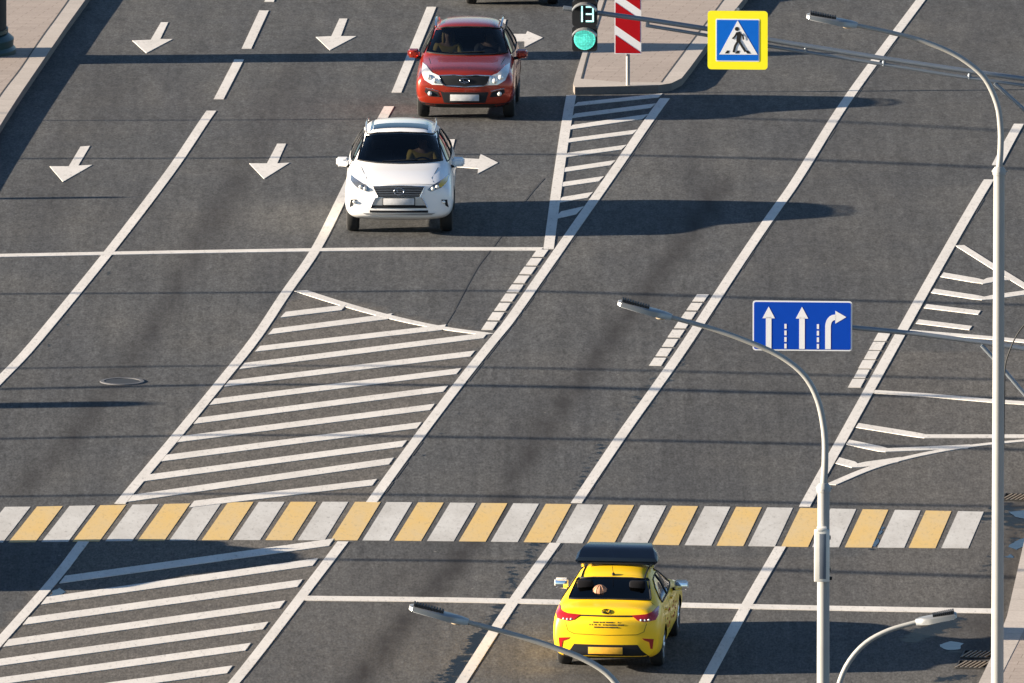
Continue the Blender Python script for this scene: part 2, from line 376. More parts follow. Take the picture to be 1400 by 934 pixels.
# ---- painted markings: thermoplastic strips lying on the road
TK = [0]
LANE = Vector((math.sin(R(7.2)), math.cos(R(7.2)), 0))
def strip(mb, ground_pts, w, t=.009, step=1.2, lat=False):
    TK[0] += 1; t += (TK[0] % 23) * .00012
    pts = catmull([(p.x, p.y, 0) for p in ground_pts], step); vs = []; fs = []
    n = len(pts)
    for i, p in enumerate(pts):
        d = (pts[min(i + 1, n - 1)] - pts[max(i - 1, 0)]).normalized(); nn = Vector((-d.y, d.x, 0)) * w / 2
        if lat: nn = LANE * (w / 2 / max(.35, abs(LANE.dot(Vector((-d.y, d.x, 0))))))
        for s_ in (1, -1):
            q = p + nn * s_; z = zg(q.y)
            vs += [(q.x, q.y, z + t), (q.x, q.y, z - .004)]
    for i in range(n - 1):
        a = i * 4; b = a + 4
        fs += [[a, a + 2, b + 2, b], [a, b, b + 1, a + 1], [a + 2, a + 3, b + 3, b + 2]]
    fs += [[0, 1, 3, 2], [(n - 1) * 4, (n - 1) * 4 + 2, (n - 1) * 4 + 3, (n - 1) * 4 + 1]]
    mb.add(vs, fs)
def pstrip(mb, px, w, **k): strip(mb, [P(*q) for q in px], w, **k)
def pjoin(mb, px, w):
    g = [P(*q) for q in px]; out = []
    for a, b in zip(g, g[1:]): out += [a.lerp(b, k / 6) for k in range(6)]
    strip(mb, out + [g[-1]], w, step=9, lat=True)
def poly(mb, px, t=.009):
    g = [P(*q) for q in px]; n = len(g)
    mb.add([(p.x, p.y, zg(p.y) + t) for p in g] + [(p.x, p.y, zg(p.y) - .004) for p in g],
           [list(range(n))] + [[i, (i + 1) % n, n + (i + 1) % n, n + i] for i in range(n)])
def dashes(mb, px, w, n, duty=.8):
    g = [P(*q) for q in px]; a, b = g
    for k in range(n): strip(mb, [a.lerp(b, k / n), a.lerp(b, (k + duty) / n)], w * random.uniform(.94, 1.04))
LW = .185
mb = MB()
for l in (A_, B_, B2, C_, C2, D_, D2, E_, E2): pstrip(mb, l, LW)
for l in ([(377, -25), (368, 3)], [(361, 15), (337, 67)], [(327, 82), (299, 136)], [(590, 10), (542, 127)], [(609, -50), (598, -15)], [(400, -75), (385, -45)],
          [(1393, 170), (1363, 226)], [(781, 131), (775, 165), (750, 341)]): pstrip(mb, l, LW + (.0))
tag(mb.build('lane_lines', M['white'], None, 0, recalc=True), kind='structure')
mb = MB()
for pts in ([(-30, 350.5), (0, 350), (150, 347), (350, 343.5), (540, 341), (741, 341)], [(418, 818.5), (600, 820.5), (770, 824), (940, 828), (1130, 832), (1358, 836)]):
    pstrip(mb, pts, .40, step=1.0, lat=True)
pstrip(mb, [(1243, 453.5), (1360, 463), (1420, 469)], .30, lat=True); pstrip(mb, [(1195, 536), (1270, 541), (1360, 549), (1420, 553)], .30, lat=True)
tag(mb.build('stop_lines', M['white'], None, 0), kind='structure')
mb = MB()
H1 = [((387, 431), (470, 421)), ((370, 454), (533, 433)), ((352, 477.5), (607, 448)), ((331, 501), (664, 459)), ((310, 525), (646, 484)), ((290, 550), (627, 508)), ((268, 576), (609, 532)),
      ((246, 601), (591, 557)), ((224, 627), (573, 582)), ((200, 654), (553, 607)), ((178, 682), (535, 631)), ((262, 690), (512, 660))]
H2 = [((85, 793), (453, 742)), ((60, 822), (431, 769)), ((35, 850), (410, 798)), ((8, 880), (386, 827)), ((-20, 909), (363, 856)), ((-45, 938), (339, 885)), ((110, 944), (314, 916))]
H3 = [((787, 143), (903, 131)), ((783, 159), (893, 145)), ((779, 175), (882, 160)), ((776, 193), (868, 181)), ((773, 213), (853, 202)), ((770, 233), (838, 223)), ((767, 253), (822, 245)), ((765, 274), (807, 267)), ((762, 295), (793, 288))]
for a, b in H1: pstrip(mb, [a, b], .46, lat=True)
for a, b in H2: pstrip(mb, [a, b], .48, lat=True)
for a, b in H3: pstrip(mb, [a, b], .42, lat=True)
pstrip(mb, [(411, 398), (465, 415), (530, 433), (600, 448), (668, 457.5)], .24, step=.2)
pstrip(mb, [(1312, 336), (1366, 370), (1420, 403)], .17, step=.5)
for q, w_ in (([(1288, 376), (1343, 385.5), (1362, 382), (1386, 381)], .38), ([(1275, 398), (1344, 408.5), (1420, 398)], .38), ([(1265, 419), (1339, 428)], .38), ([(1254, 440), (1327, 449)], .38),
              ([(1172, 582), (1265, 597), (1420, 597)], .34), ([(1159, 605), (1212, 616), (1325, 611)], .34), ([(1145, 630), (1171, 637), (1230, 629)], .36)):
    pjoin(mb, q, w_)
pstrip(mb, [(1136, 663), (1192, 640), (1255, 623), (1330, 610), (1420, 601)], .18, step=.2)
dashes(mb, [(742, 342), (664, 454)], .21, 9, .8); dashes(mb, [(961, 403), (894, 503)], .21, 8, .8); dashes(mb, [(1209, 456), (1167, 532)], .21, 6, .86)
tag(mb.build('hatched_markings', M['white'], None, 0), kind='structure')
mb = MB()
for q in ([(220, 31), (230, 31), (219, 54), (236, 54), (200, 73), (181, 56), (206, 55)], [(110, 201), (123, 200), (107, 227), (126, 226), (86, 249), (68, 228), (94, 228)],
          [(464, 26), (475, 26), (466, 50), (487, 50), (451, 69), (432, 51), (453, 50)], [(379, 197), (391, 197), (379, 224), (396, 223), (361, 245), (341, 224), (365, 224)],
          [(682, 27), (692, 27), (688, 47), (719, 47), (721, 43), (742, 52), (717, 65), (717, 57), (676, 57)], [(611, 191), (622, 191), (616, 216), (655, 218), (657, 211), (681, 223), (653, 238), (654, 231), (602, 227)]):
    poly(mb, q)
tag(mb.build('arrow_markings', M['white'], None, 0), kind='structure')
def interp(x, tb):
    for (a, b), (c, d) in zip(tb, tb[1:]):
        if x <= c: return b + (d - b) * (x - a) / (c - a)
    return tb[-1][1]
TT = [(-60, 694), (50, 693), (200, 690), (350, 686.5), (500, 686.5), (700, 688.5), (900, 691.5), (1100, 695), (1345, 700)]
TB = [(-90, 742), (0, 742), (300, 738.5), (500, 739), (700, 741), (900, 745), (1100, 748), (1325, 750)]
wy = (MB(), MB())
for n in range(-3, 30):
    xt = 51 + 43.41 * n; xb = 12 + 43.97 * n; m_ = wy[n % 2]; jj = random.uniform(-1, 1)
    top = [(xt + jj, interp(xt, TT)), (xt + 35 + jj, interp(xt + 35, TT))]; bot = [(xb + 36.5 + jj, interp(xb + 37, TB)), (xb + jj, interp(xb, TB))]
    g = [P(*top[0]), P(*top[1]), P(*bot[0]), P(*bot[1])]; K = 4; vs = []; fs = []
    for k in range(K + 1):
        for a, b in ((g[0], g[3]), (g[1], g[2])):
            q = a.lerp(b, k / K); z = zg(q.y); vs += [(q.x, q.y, z + .005), (q.x, q.y, z - .004)]
    for k in range(K):
        a = k * 4; b = a + 4; fs += [[a, a + 2, b + 2, b], [a, b, b + 1, a + 1], [a + 2, a + 3, b + 3, b + 2]]
    fs += [[0, 1, 3, 2], [K * 4, K * 4 + 2, K * 4 + 3, K * 4 + 1]]
    m_.add(vs, fs)
cw = MB(); cw.v = wy[0].v; cw.f = wy[0].f; cw.m = [0] * len(wy[0].f); cw.mi = 1; cw.add(wy[1].v, wy[1].f)
tag(cw.build('crosswalk', [M['zyellow'], M['zwhite']], None, 0), kind='structure')
# ---- cracks, and broken dark strips along the right of the lane lines
mb = MB()
pstrip(mb, [(744, 244), (728, 262), (712, 283), (698, 305), (676, 335), (655, 362), (640, 388), (622, 422)], .035, t=.002, step=.3)
pstrip(mb, [(622, 424), (612, 440), (604, 452)], .02, t=.002, step=.3)
for l, off in ((A_, 7), (C_, 9.5), (C2, 10), (D_, 8.5), (D2, 9.5), (B_[2:], 9), (B2, 9), (E_, 8.5)):
    for k in range(len(l) - 1):
        (x1, y1), (x2, y2) = l[k], l[k + 1]
        for q in range(4):
            if random.random() < .75:
                a, b = q / 4, (q + random.uniform(.5, 1)) / 4
                pstrip(mb, [(x1 + (x2 - x1) * a + off, y1 + (y2 - y1) * a), (x1 + (x2 - x1) * b + off, y1 + (y2 - y1) * b)], .03, t=.002)
tag(mb.build('cracks_and_line_strips', M['crack'], None, 0), kind='structure')
# ---- puddles with ragged edges
def ragged(px, depth=4, amp=.13):
    pts = [(float(a), float(b)) for a, b in px]
    for d in range(depth):
        out = []
        for i in range(len(pts)):
            (x1, y1), (x2, y2) = pts[i], pts[(i + 1) % len(pts)]
            L = math.hypot(x2 - x1, (y2 - y1) * 4); k = random.uniform(-1, 1) * amp * L
            out += [(x1, y1), ((x1 + x2) / 2 + k * .6, (y1 + y2) / 2 + random.uniform(-1, 1) * amp * L / 6)]
        pts = out
    return pts
def puddle(px):
    g = [P(*q) for q in ragged(px)]; v2 = [Vector((p.x, p.y)) for p in g]; n = len(v2)
    r = delaunay_2d_cdt(v2, [(i, (i + 1) % n) for i in range(n)], [], 1, 1e-5)
    mb = MB(); mb.add([(v.x, v.y, zg(v.y) + .004) for v in r[0]], r[2])
    tag(mb.build('puddle', M['puddle'], None, 0), kind='structure')
for q in ([(1378, 700), (1402, 697), (1425, 702), (1410, 712), (1388, 707)], [(1378, 748), (1393, 738), (1412, 733), (1412, 744), (1390, 752)], [(1372, 762), (1382, 758), (1386, 763)],
          [(66, 819), (72, 808), (82, 804), (90, 810), (78, 817)], [(1192, 747), (1200, 733), (1206, 720), (1210, 722), (1202, 740), (1197, 748)], [(1284, 882), (1300, 877), (1318, 880), (1312, 888), (1296, 889)]):
    puddle(q)

# ---- pavements with kerbs
def pavement(name, outer, inner, kerb_h=.145):
    """outer: kerb edge polyline (pixels on the kerb top); inner: joint between kerbstone and paving; both closed the far way"""
    o3 = [P(*q, kerb_h) for q in outer]; i3 = [P(*q, kerb_h) for q in inner]
    return o3, i3
def raised(name, loop, mat, h, parent=None, lower=-.02):
    """raised slab following the ground: loop of (x, y)"""
    v2 = []
    n0 = len(loop)
    for i in range(n0):
        a, b = Vector(loop[i][:2]), Vector(loop[(i + 1) % n0][:2]); k = max(1, int((b - a).length / 1.5))
        v2 += [a.lerp(b, j / k) for j in range(k)]
    n = len(v2); inner = []
    x0 = min(v.x for v in v2); x1 = max(v.x for v in v2); y0 = min(v.y for v in v2); y1 = max(v.y for v in v2)
    yy = y0 + .7
    while yy < y1:
        xx = x0 + .7
        while xx < x1:
            if in_poly(xx, yy, [(v.x, v.y) for v in v2]): inner.append(Vector((xx, yy)))
            xx += 2.0
        yy += 1.5
    r = delaunay_2d_cdt(v2 + inner, [(i, (i + 1) % n) for i in range(n)], [], 1, 1e-5)
    mb = MB(); mb.add([(v.x, v.y, zg(v.y) + h) for v in r[0]], r[2])
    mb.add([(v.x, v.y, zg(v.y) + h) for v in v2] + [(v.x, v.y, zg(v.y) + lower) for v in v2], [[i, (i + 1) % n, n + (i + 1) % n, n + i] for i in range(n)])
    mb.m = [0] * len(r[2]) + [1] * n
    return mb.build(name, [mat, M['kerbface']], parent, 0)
KH = .145
def g2(px, h=KH): q = P(*px, h); return (q.x, q.y)
# left far corner
eL = [g2(q) for q in ((0, 172), (30, 125), (62, 78), (92, 34), (118, -2))]; jL = [g2(q) for q in ((0, 131), (28, 94), (58, 50), (94, 0))]
d0 = Vector(eL[-1]) - Vector(eL[0]); d0.normalize()
far = lambda p, k: (p[0] + d0.x * k, p[1] + d0.y * k)
eLx = [far(eL[0], -14)] + eL + [far(eL[-1], 25)]; jLx = [far(jL[0], -14)] + jL + [far(jL[-1], 25)]
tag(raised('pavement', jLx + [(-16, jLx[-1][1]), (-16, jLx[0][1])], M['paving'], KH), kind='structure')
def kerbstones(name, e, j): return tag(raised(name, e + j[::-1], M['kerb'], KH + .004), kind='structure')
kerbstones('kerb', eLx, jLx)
# refuge island
left = [g2(q) for q in ((838, -60), (819, 0), (797, 70), (786, 105))]; nose = [g2(q) for q in ((783.5, 115), (786, 119.5), (800, 119.3), (850, 118.2), (900, 116.8), (918, 114), (932, 107), (944, 92), (965, 63))]
right = [g2(q) for q in ((1016, 0), (1060, -60))]
jn = [g2(q) for q in ((795, 108), (850, 112.5), (904, 113), (942, 62), (989, 0), (1030, -60))]
jl = [g2(q) for q in ((846, -60), (827, 0), (805, 70), (795, 108))]
outer = left + nose + right
ring_in = jl + jn[1:]
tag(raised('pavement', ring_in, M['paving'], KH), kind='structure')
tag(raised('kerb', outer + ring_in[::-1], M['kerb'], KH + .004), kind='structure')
mb = MB()
for e in (jLx, [jn[2], jn[3], jn[4], jn[5]], jl): strip(mb, [Vector((q[0], q[1], 0)) for q in e], .028, t=KH + .005, step=.5)
tag(mb.build('kerb_joint', M['crack'], None, 0), kind='structure')
# right near pavement
eR = [g2(q) for q in ((1448, 560), (1420, 670), (1399, 745), (1377, 842), (1357, 895), (1338, 934), (1300, 1010), (1200, 1200))]
jR = [g2(q) for q in ((1500, 600), (1470, 700), (1440, 780), (1400, 862), (1378, 905), (1364, 934), (1330, 1010), (1240, 1200))]
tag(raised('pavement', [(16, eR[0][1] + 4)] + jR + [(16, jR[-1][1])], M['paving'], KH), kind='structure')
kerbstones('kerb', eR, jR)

# ------------------------------------------------------------------ cars
def evaluated(o):
    dg = bpy.context.evaluated_depsgraph_get(); dg.update()
    return bpy.data.meshes.new_from_object(o.evaluated_get(dg))
def resample(pl, step, closed=True):
    out = []; n = len(pl)
    for i in range(n if closed else n - 1):
        a, b = Vector(pl[i]), Vector(pl[(i + 1) % n]); k = max(1, int((b - a).length / step + .5))
        out += [a.lerp(b, j / k) for j in range(k)]
    return out
def project(bvh, axis, p):
    if axis == 'x+': o, d = Vector((5, p[0], p[1])), Vector((-1, 0, 0))
    elif axis == 'x-': o, d = Vector((-5, p[0], p[1])), Vector((1, 0, 0))
    elif axis == 'y+': o, d = Vector((p[0], 3, p[1])), Vector((0, -1, 0))
    elif axis == 'y-': o, d = Vector((p[0], -3, p[1])), Vector((0, 1, 0))
    else: o, d = Vector((p[0], p[1], 4)), Vector((0, 0, -1))
    h = bvh.ray_cast(o, d)
    if h[0] is None:
        q = bvh.find_nearest(o + d * 2.9); return q[0], q[1]
    nrm = h[1]
    if nrm.dot(d) > 0: nrm = -nrm
    return h[0], nrm
def decal(name, bvh, outline, axis, t, mat, parent, step=.05, back=.02, smooth=60):
    v2 = resample(outline, step); n = len(v2); pl = [(v.x, v.y) for v in v2]; inner = []
    x0 = min(v.x for v in v2); x1 = max(v.x for v in v2); y0 = min(v.y for v in v2); y1 = max(v.y for v in v2)
    y = y0 + step * .5
    while y < y1:
        x = x0 + step * .5
        while x < x1:
            if in_poly(x, y, pl) and seg_d(x, y, pl + pl[:1]) > step * .35: inner.append(Vector((x, y)))
            x += step
        y += step
    r = delaunay_2d_cdt(v2 + inner, [(i, (i + 1) % n) for i in range(n)], [], 1, 1e-6)
    top = []
    for v in r[0]:
        p, nn = project(bvh, axis, v); top.append(p + nn * t)
    rim = [project(bvh, axis, v) for v in v2]
    mb = MB(); mb.add(top, r[2])
    mb.add([p + q * t for p, q in rim] + [p - q * back for p, q in rim], [[i, (i + 1) % n, n + (i + 1) % n, n + i] for i in range(n)])
    o = mb.build(name, mat, parent, smooth, recalc=False)
    bm = bmesh.new(); bm.from_mesh(o.data); bmesh.ops.remove_doubles(bm, verts=bm.verts[:], dist=1e-5); bmesh.ops.recalc_face_normals(bm, faces=bm.faces[:])
    bm.to_mesh(o.data); bm.free()
    for p in o.data.polygons: p.use_smooth = True
    o.data.set_sharp_from_angle(angle=R(50))
    return o
def mir(pl): return [(-a, b) for a, b in pl]
def loft(stations, bow_f, bow_r):
    vs = []; fs = []; rings = []
    for (x, zb, yb, y2, z2, y3, z3, y4, z4, y5, z5, y6, z6, z7) in stations:
        half = [(yb, zb), (y2, z2), (y3, z3), (y4, z4), (y5, z5), (y6, z6)]
        full = [(0, zb)] + half + [(0, z7)] + [(-a, b) for a, b in half[::-1]]
        rings.append(len(vs)); vs += [(x, y, z) for y, z in full]
    n = 14
    for a, b in zip(rings, rings[1:]):
        for k in range(n): fs.append([a + k, a + (k + 1) % n, b + (k + 1) % n, b + k])
    for base, bow, sgn in ((rings[0], bow_f, 1), (rings[-1], bow_r, -1)):
        cen = {1: base, 6: base + 7}
        for i in range(2, 6):
            v = vs[base + i]; cen[i] = len(vs); vs.append((v[0] + sgn * bow, 0, v[2]))
        for i in (1, 6):
            v = vs[cen[i]]; vs[cen[i]] = (v[0] + sgn * bow * .7, 0, v[2])
        for i in range(1, 6):
            l0, l1 = base + i, base + i + 1; r0, r1 = base + 14 - i, base + 13 - i
            fs.append([l0, cen[i], cen[i + 1], l1]); fs.append([cen[i], r0, r1, cen[i + 1]])
    return vs, fs
def cutter(vs, fs, mats):
    me = bpy.data.meshes.new('cut'); me.from_pydata([tuple(v) for v in vs], [], fs)
    for m in mats: me.materials.append(m)
    for p in me.polygons: p.material_index = 1
    bm = bmesh.new(); bm.from_mesh(me); bmesh.ops.recalc_face_normals(bm, faces=bm.faces[:]); bm.to_mesh(me); bm.free()
    return link(bpy.data.objects.new('cut', me))
def wheel(parent, x, y, r, side, spokes=5):
    mb = MB(); hw = .11
    prof = [(r - .11, -hw * .95), (r - .05, -hw), (r - .015, -hw * .85), (r, -hw * .55), (r, hw * .55), (r - .015, hw * .85), (r - .05, hw), (r - .11, hw * .95), (r - .12, 0), (r - .11, -hw * .95)]
    mb.lathe(prof, 40, 'y'); t = mb.build('wheel', M['rubber'], parent, 35); t.location = (x, y, r)
    mb = MB(); ri = r - .105
    mb.lathe([(ri + .005, -.1), (ri + .005, .1 * 1), (ri - .02, .1), (ri - .025, .02), (ri - .03, -.1), (ri + .005, -.1)], 32, 'y')
    for k in range(spokes):
        a = 2 * math.pi * k / spokes
        for da in (-.13, .13):
            p0 = Vector((math.cos(a) * .05, side * .07, math.sin(a) * .05)); p1 = Vector((math.cos(a + da) * (ri - .01), side * .085, math.sin(a + da) * (ri - .01)))
            mb.tube([p0, p1], [.025, .018], 6)
    mb.lathe([(0.001, side * .095), (.055, side * .09), (.06, side * .05), (.001, side * .04)], 16, 'y')
    mb.build('rim', M['alloy'], t, 40)
    mb = MB(); mb.lathe([(.001, side * .0), (ri - .03, side * .0), (ri - .03, side * -.03), (.001, side * -.03)], 24, 'y'); mb.build('brake_disc', M['under'], t, 40)
    return t
def seat(parent, x, y, w_=.5, bench=False):
    mb = MB()
    mb.box((x + .1, y, .62), (.52, w_, .16), bev=.04)
    mb.box((x - .24, y, .92), (.14, w_, .56), Euler((0, R(-14), 0)), bev=.05)
    for yy in ((y,) if not bench else (y - w_ * .33, y + w_ * .33)):
        mb.box((x - .36, yy, 1.29), (.10, .26, .17), Euler((0, R(-10), 0)), bev=.04)
        mb.tube([(x - .33, yy - .06, 1.14), (x - .35, yy - .06, 1.25)], .008, 6); mb.tube([(x - .33, yy + .06, 1.14), (x - .35, yy + .06, 1.25)], .008, 6)
    mb.build('seat', M['seat'], parent, 40)

def make_car(sp):
    root = empty(sp['name']); tag(root, sp['label'], sp['cat'])
    mats = [sp['paint'], M['under']]
    vs, fs = loft(sp['st'], sp['bow'][0], sp['bow'][1])
    me = bpy.data.meshes.new('raw'); me.from_pydata(vs, [], fs)
    bm = bmesh.new(); bm.from_mesh(me); bmesh.ops.recalc_face_normals(bm, faces=bm.faces[:]); bm.to_mesh(me); bm.free()
    raw = link(bpy.data.objects.new('raw', me))
    ss = raw.modifiers.new('s', 'SUBSURF'); ss.levels = 3; ss.render_levels = 3
    smooth = evaluated(raw); bpy.data.objects.remove(raw)
    bm = bmesh.new(); bm.from_mesh(smooth); bvh = BVHTree.FromBMesh(bm); bm.free()
    smooth.materials.clear()
    for m in mats: smooth.materials.append(m)
    body = link(bpy.data.objects.new('body', smooth), root)
    cuts = []
    hwid = sp['w'] / 2
    for ax in sp['axles']:
        for s_ in (1, -1):
            mb = MB(); mb.lathe([(.001, 0), (sp['wr'] + .055, 0), (sp['wr'] + .055, .5), (.001, .5)], 40, 'y', (ax, (hwid - .32) if s_ > 0 else (-hwid - .18), sp['wr']))
            bm = bmesh.new(); bmesh.ops.create_cone(bm, cap_ends=True, segments=40, radius1=sp['wr'] + .055, radius2=sp['wr'] + .055, depth=.5)
            bm.transform(Matrix.Translation((ax, s_ * (hwid - .07), sp['wr'])) @ Matrix.Rotation(R(90), 4, 'X')); bm.verts.index_update()
            cuts.append(cutter([v.co.copy() for v in bm.verts], [[v.index for v in f.verts] for f in bm.faces], mats)); bm.free()
    # cabin hollow, following the outer skin 6 cm inside it
    cst = [s_ for s_ in sp['st'] if sp['cabin'][1] <= s_[0] <= sp['cabin'][0]]
    cv = []; cf = []
    for i, s_ in enumerate(cst):
        x = s_[0] + (-.10 if s_[0] > sp['mid'] else .10)
        if i == 0: x = s_[0] - .06
        y4, z4, y5, z5, y6, z6, z7 = s_[7:]
        pr = [(y4 - .08, .45), (y4 - .07, z4 - .04), (y5 - .05, z5 - .05), (y6 - .03, z6 - .065), (0, z7 - .07)]
        pr = pr + [(-a, b) for a, b in pr[:-1][::-1]]
        cv += [(x, a, b) for a, b in pr]
    k = 9; nr = len(cst)
    for i in range(nr - 1):
        for j in range(k): cf.append([i * k + j, i * k + (j + 1) % k, (i + 1) * k + (j + 1) % k, (i + 1) * k + j])
    cf += [list(range(k))[::-1], [(nr - 1) * k + j for j in range(k)]]
    cuts.append(cutter(cv, cf, mats))
    def prism_x(outline, xa, xb):
        n = len(outline); v = [(xa, a, b) for a, b in outline] + [(xb, a, b) for a, b in outline]
        cuts.append(cutter(v, [list(range(n)), list(range(n, 2 * n))[::-1]] + [[i, (i + 1) % n, n + (i + 1) % n, n + i] for i in range(n)], mats))
    def shrink(pl, q=.018):
        cx = sum(p[0] for p in pl) / len(pl); cy = sum(p[1] for p in pl) / len(pl)
        sx = max(abs(p[0] - cx) for p in pl); sy = max(abs(p[1] - cy) for p in pl)
        return [(cx + (p[0] - cx) * (1 - q / sx), cy + (p[1] - cy) * (1 - q / sy)) for p in pl]
    prism_x(shrink(sp['ws']), sp['mid'], 3.0)
    prism_x(shrink(sp['rw']), sp['mid'] - .6, -3.0)
    for wpl in sp['side']:
        n = len(wpl); pl = shrink(wpl)
        v = [(a, -1.5, b) for a, b in pl] + [(a, 1.5, b) for a, b in pl]
        cuts.append(cutter(v, [list(range(n)), list(range(n, 2 * n))[::-1]] + [[i, (i + 1) % n, n + (i + 1) % n, n + i] for i in range(n)], mats))
    for c_ in cuts:
        base_ = c_.data.copy()
        for attempt in range(8):
            md = body.modifiers.new('b', 'BOOLEAN'); md.operation = 'DIFFERENCE'; md.object = c_; md.solver = 'EXACT'
            new = evaluated(body); body.modifiers.clear()
            if len(new.polygons) > .8 * len(body.data.polygons): break
            for v in c_.data.vertices: v.co = base_.vertices[v.index].co + Vector((.0031 * (attempt + 1), 0, .0023 * (attempt + 1)))
            c_.data.update()
        else: new = body.data
        print('cut tries', attempt); body.data = new
    for c_ in cuts: bpy.data.objects.remove(c_)
    body.data.name = 'body'
    for p in body.data.polygons: p.use_smooth = True
    body.data.set_sharp_from_angle(angle=R(38))
    # glass
    decal('windshield', bvh, sp['ws'], 'x+', .004, sp.get('glass', M['glass']), root, .08, back=.0)
    decal('rear_window', bvh, sp['rw'], 'x-', .004, M['tint'], root, .08, back=.0)
    for wpl in sp['side']:
        for ax in ('y+', 'y-'): decal('side_window', bvh, wpl, ax, .004, M['tint'], root, .09, back=.0)
    # black frames round the glass
    def frame(name, pl, ax, wd, mat=None, t=.007):
        cx = sum(p[0] for p in pl) / len(pl); cy = sum(p[1] for p in pl) / len(pl)
        pts = resample(pl, .06); mb = MB()
        mb.tube([project(bvh, ax, q)[0] + project(bvh, ax, q)[1] * t for q in pts + pts[:1]], wd, 6, cap=False)
        return mb.build(name, mat or M['dark'], root, 60)
    frame('window_seal', sp['ws'], 'x+', .014); frame('window_seal', sp['rw'], 'x-', .014)
    for wpl in sp['side']:
        for ax in ('y+', 'y-'): frame('window_seal', wpl, ax, .010)
    # seams
    for pl, ax in sp.get('seams', []):
        pts = resample(pl, .06, False) + [Vector(pl[-1])]; mb = MB()
        mb.tube([project(bvh, ax, q)[0] + project(bvh, ax, q)[1] * -.003 for q in pts], .006, 5, cap=False)
        mb.build('panel_gap', M['under'], root, 60)
    # wheels
    for ax in sp['axles']:
        for s_ in (1, -1): wheel(root, ax, s_ * (hwid - .135), sp['wr'], s_, sp.get('spokes', 5))
    # mirrors
    for s_ in (1, -1):
        mx, my, mz = sp['mirror']
        bm = bmesh.new(); bmesh.ops.create_cube(bm, size=1)
        for v in bm.verts:
            v.co = Vector((v.co.x * .17, v.co.y * .235, v.co.z * .195))
            if v.co.x > 0: v.co.y *= .72; v.co.z *= .68
            if v.co.y * s_ > 0 and v.co.z < 0: v.co.z *= .75
        bmesh.ops.subdivide_edges(bm, edges=bm.edges[:], cuts=1, use_grid_fill=True)
        bmesh.ops.bevel(bm, geom=[e for e in bm.edges if e.is_boundary or e.calc_face_angle(0) > .5], offset=.03, segments=3, affect='EDGES')
        bm.verts.index_update(); mb = MB(); mb.add([v.co + Vector((mx, s_ * my, mz)) for v in bm.verts], [[v.index for v in f.verts] for f in bm.faces]); bm.free()
        mb.mi = 1; mb.tube([(mx + .02, s_ * (my - .30), mz - .10), (mx + .01, s_ * (my - .15), mz - .075), (mx, s_ * (my - .03), mz - .05)], [.035, .028, .03], 8)
        mo = mb.build('mirror', [sp.get('mpaint', sp['paint']), M['dark']], root, 45)
        mb = MB(); mb.box((mx - .088, s_ * my, mz + .003), (.006, .19, .145), Euler((0, R(7), 0)), bev=.002); mb.build('mirror_glass', M['mirror'], mo, 40)
    # cabin furniture
    mb = MB(); mb.box((sp['dash'], 0, .90), (.42, 1.35, .26), Euler((0, R(8), 0)), bev=.06); mb.build('dashboard', M['seat'], root, 40)
    seat(root, sp['seatx'], .38); seat(root, sp['seatx'], -.38); seat(root, sp['seatx'] - .88, 0, 1.25, True)
    mb = MB(); ring = [Vector((sp['seatx'] + .56, .38, 1.0)) + Matrix.Rotation(R(-25), 3, 'Y') @ Vector((0, math.cos(a) * .185, math.sin(a) * .185)) for a in [2 * math.pi * k / 24 for k in range(25)]]
    mb.tube(ring, .016, 8, cap=False); mb.tube([ring[0], ring[12]], .018, 8); mb.tube([Vector((sp['seatx'] + .56, .38, 1.0)), Vector((sp['seatx'] + .80, .38, .90))], .03, 8)
    mb.build('steering_wheel', M['dark'], root, 60)
    return root, bvh, frame
def badge(root, bvh, axis, y, z, w_, h_, mat, parent=None):
    p, n = project(bvh, axis, (y, z)); mb = MB()
    pts = [Vector((math.cos(a) * w_ / 2, math.sin(a) * h_ / 2)) for a in [2 * math.pi * k / 24 for k in range(25)]]
    mb.tube([project(bvh, axis, (y + q.x, z + q.y))[0] + n * .012 for q in pts], .008, 6, cap=False)
    mb.tube([project(bvh, axis, (y - w_ * .2, z + h_ * .22))[0] + n * .012, project(bvh, axis, (y - w_ * .1, z - h_ * .2))[0] + n * .012, project(bvh, axis, (y + w_ * .25, z - h_ * .2))[0] + n * .012], .007, 6)
    return mb.build('badge', mat, root, 60)
def plate(root, bvh, axis, z0, z1, hw, mat, extra=.02):
    sx = 1 if axis == 'x+' else -1
    p, n = project(bvh, axis, (0, (z0 + z1) / 2)); xx = p.x + sx * extra
    mb = MB(); mb.box((xx, 0, (z0 + z1) / 2), (.012, hw * 2, z1 - z0), bev=.004); o = mb.build('number_plate', mat, root, 40)
    mb = MB(); mb.box((xx - sx * .012, 0, (z0 + z1) / 2), (.012, hw * 2 + .03, z1 - z0 + .03), bev=.004); mb.build('plate_frame', M['dark'], o, 40)
    return o
def lamp_lens(parent, bvh, axis, pts, r, mat, out=.008):
    for (y, z) in pts:
        p, n = project(bvh, axis, (y, z)); mb = MB(); mb.sphere(p + n * out, (r * 2, r * 2, r * 2), 14); mb.build('lens', mat, parent, 60)
def place(root, px, py, axle_x, heading, scale=(1, 1, 1)):
    root.scale = scale; axle_x *= scale[0]
    """put the car so that the middle of the axle at local x = axle_x stands on pixel (px, py); heading = angle of +x from world +X"""
    g = P(px, py); d = Vector((math.cos(heading), math.sin(heading)))
    c = Vector((g.x, g.y)) - d * axle_x
    gr = slope(c.y) * d.y                                   # climb along the heading
    z = zg(c.y)
    root.location = (c.x, c.y, z); root.rotation_euler = Euler((0, -math.atan(gr), heading), 'XYZ')
    return root

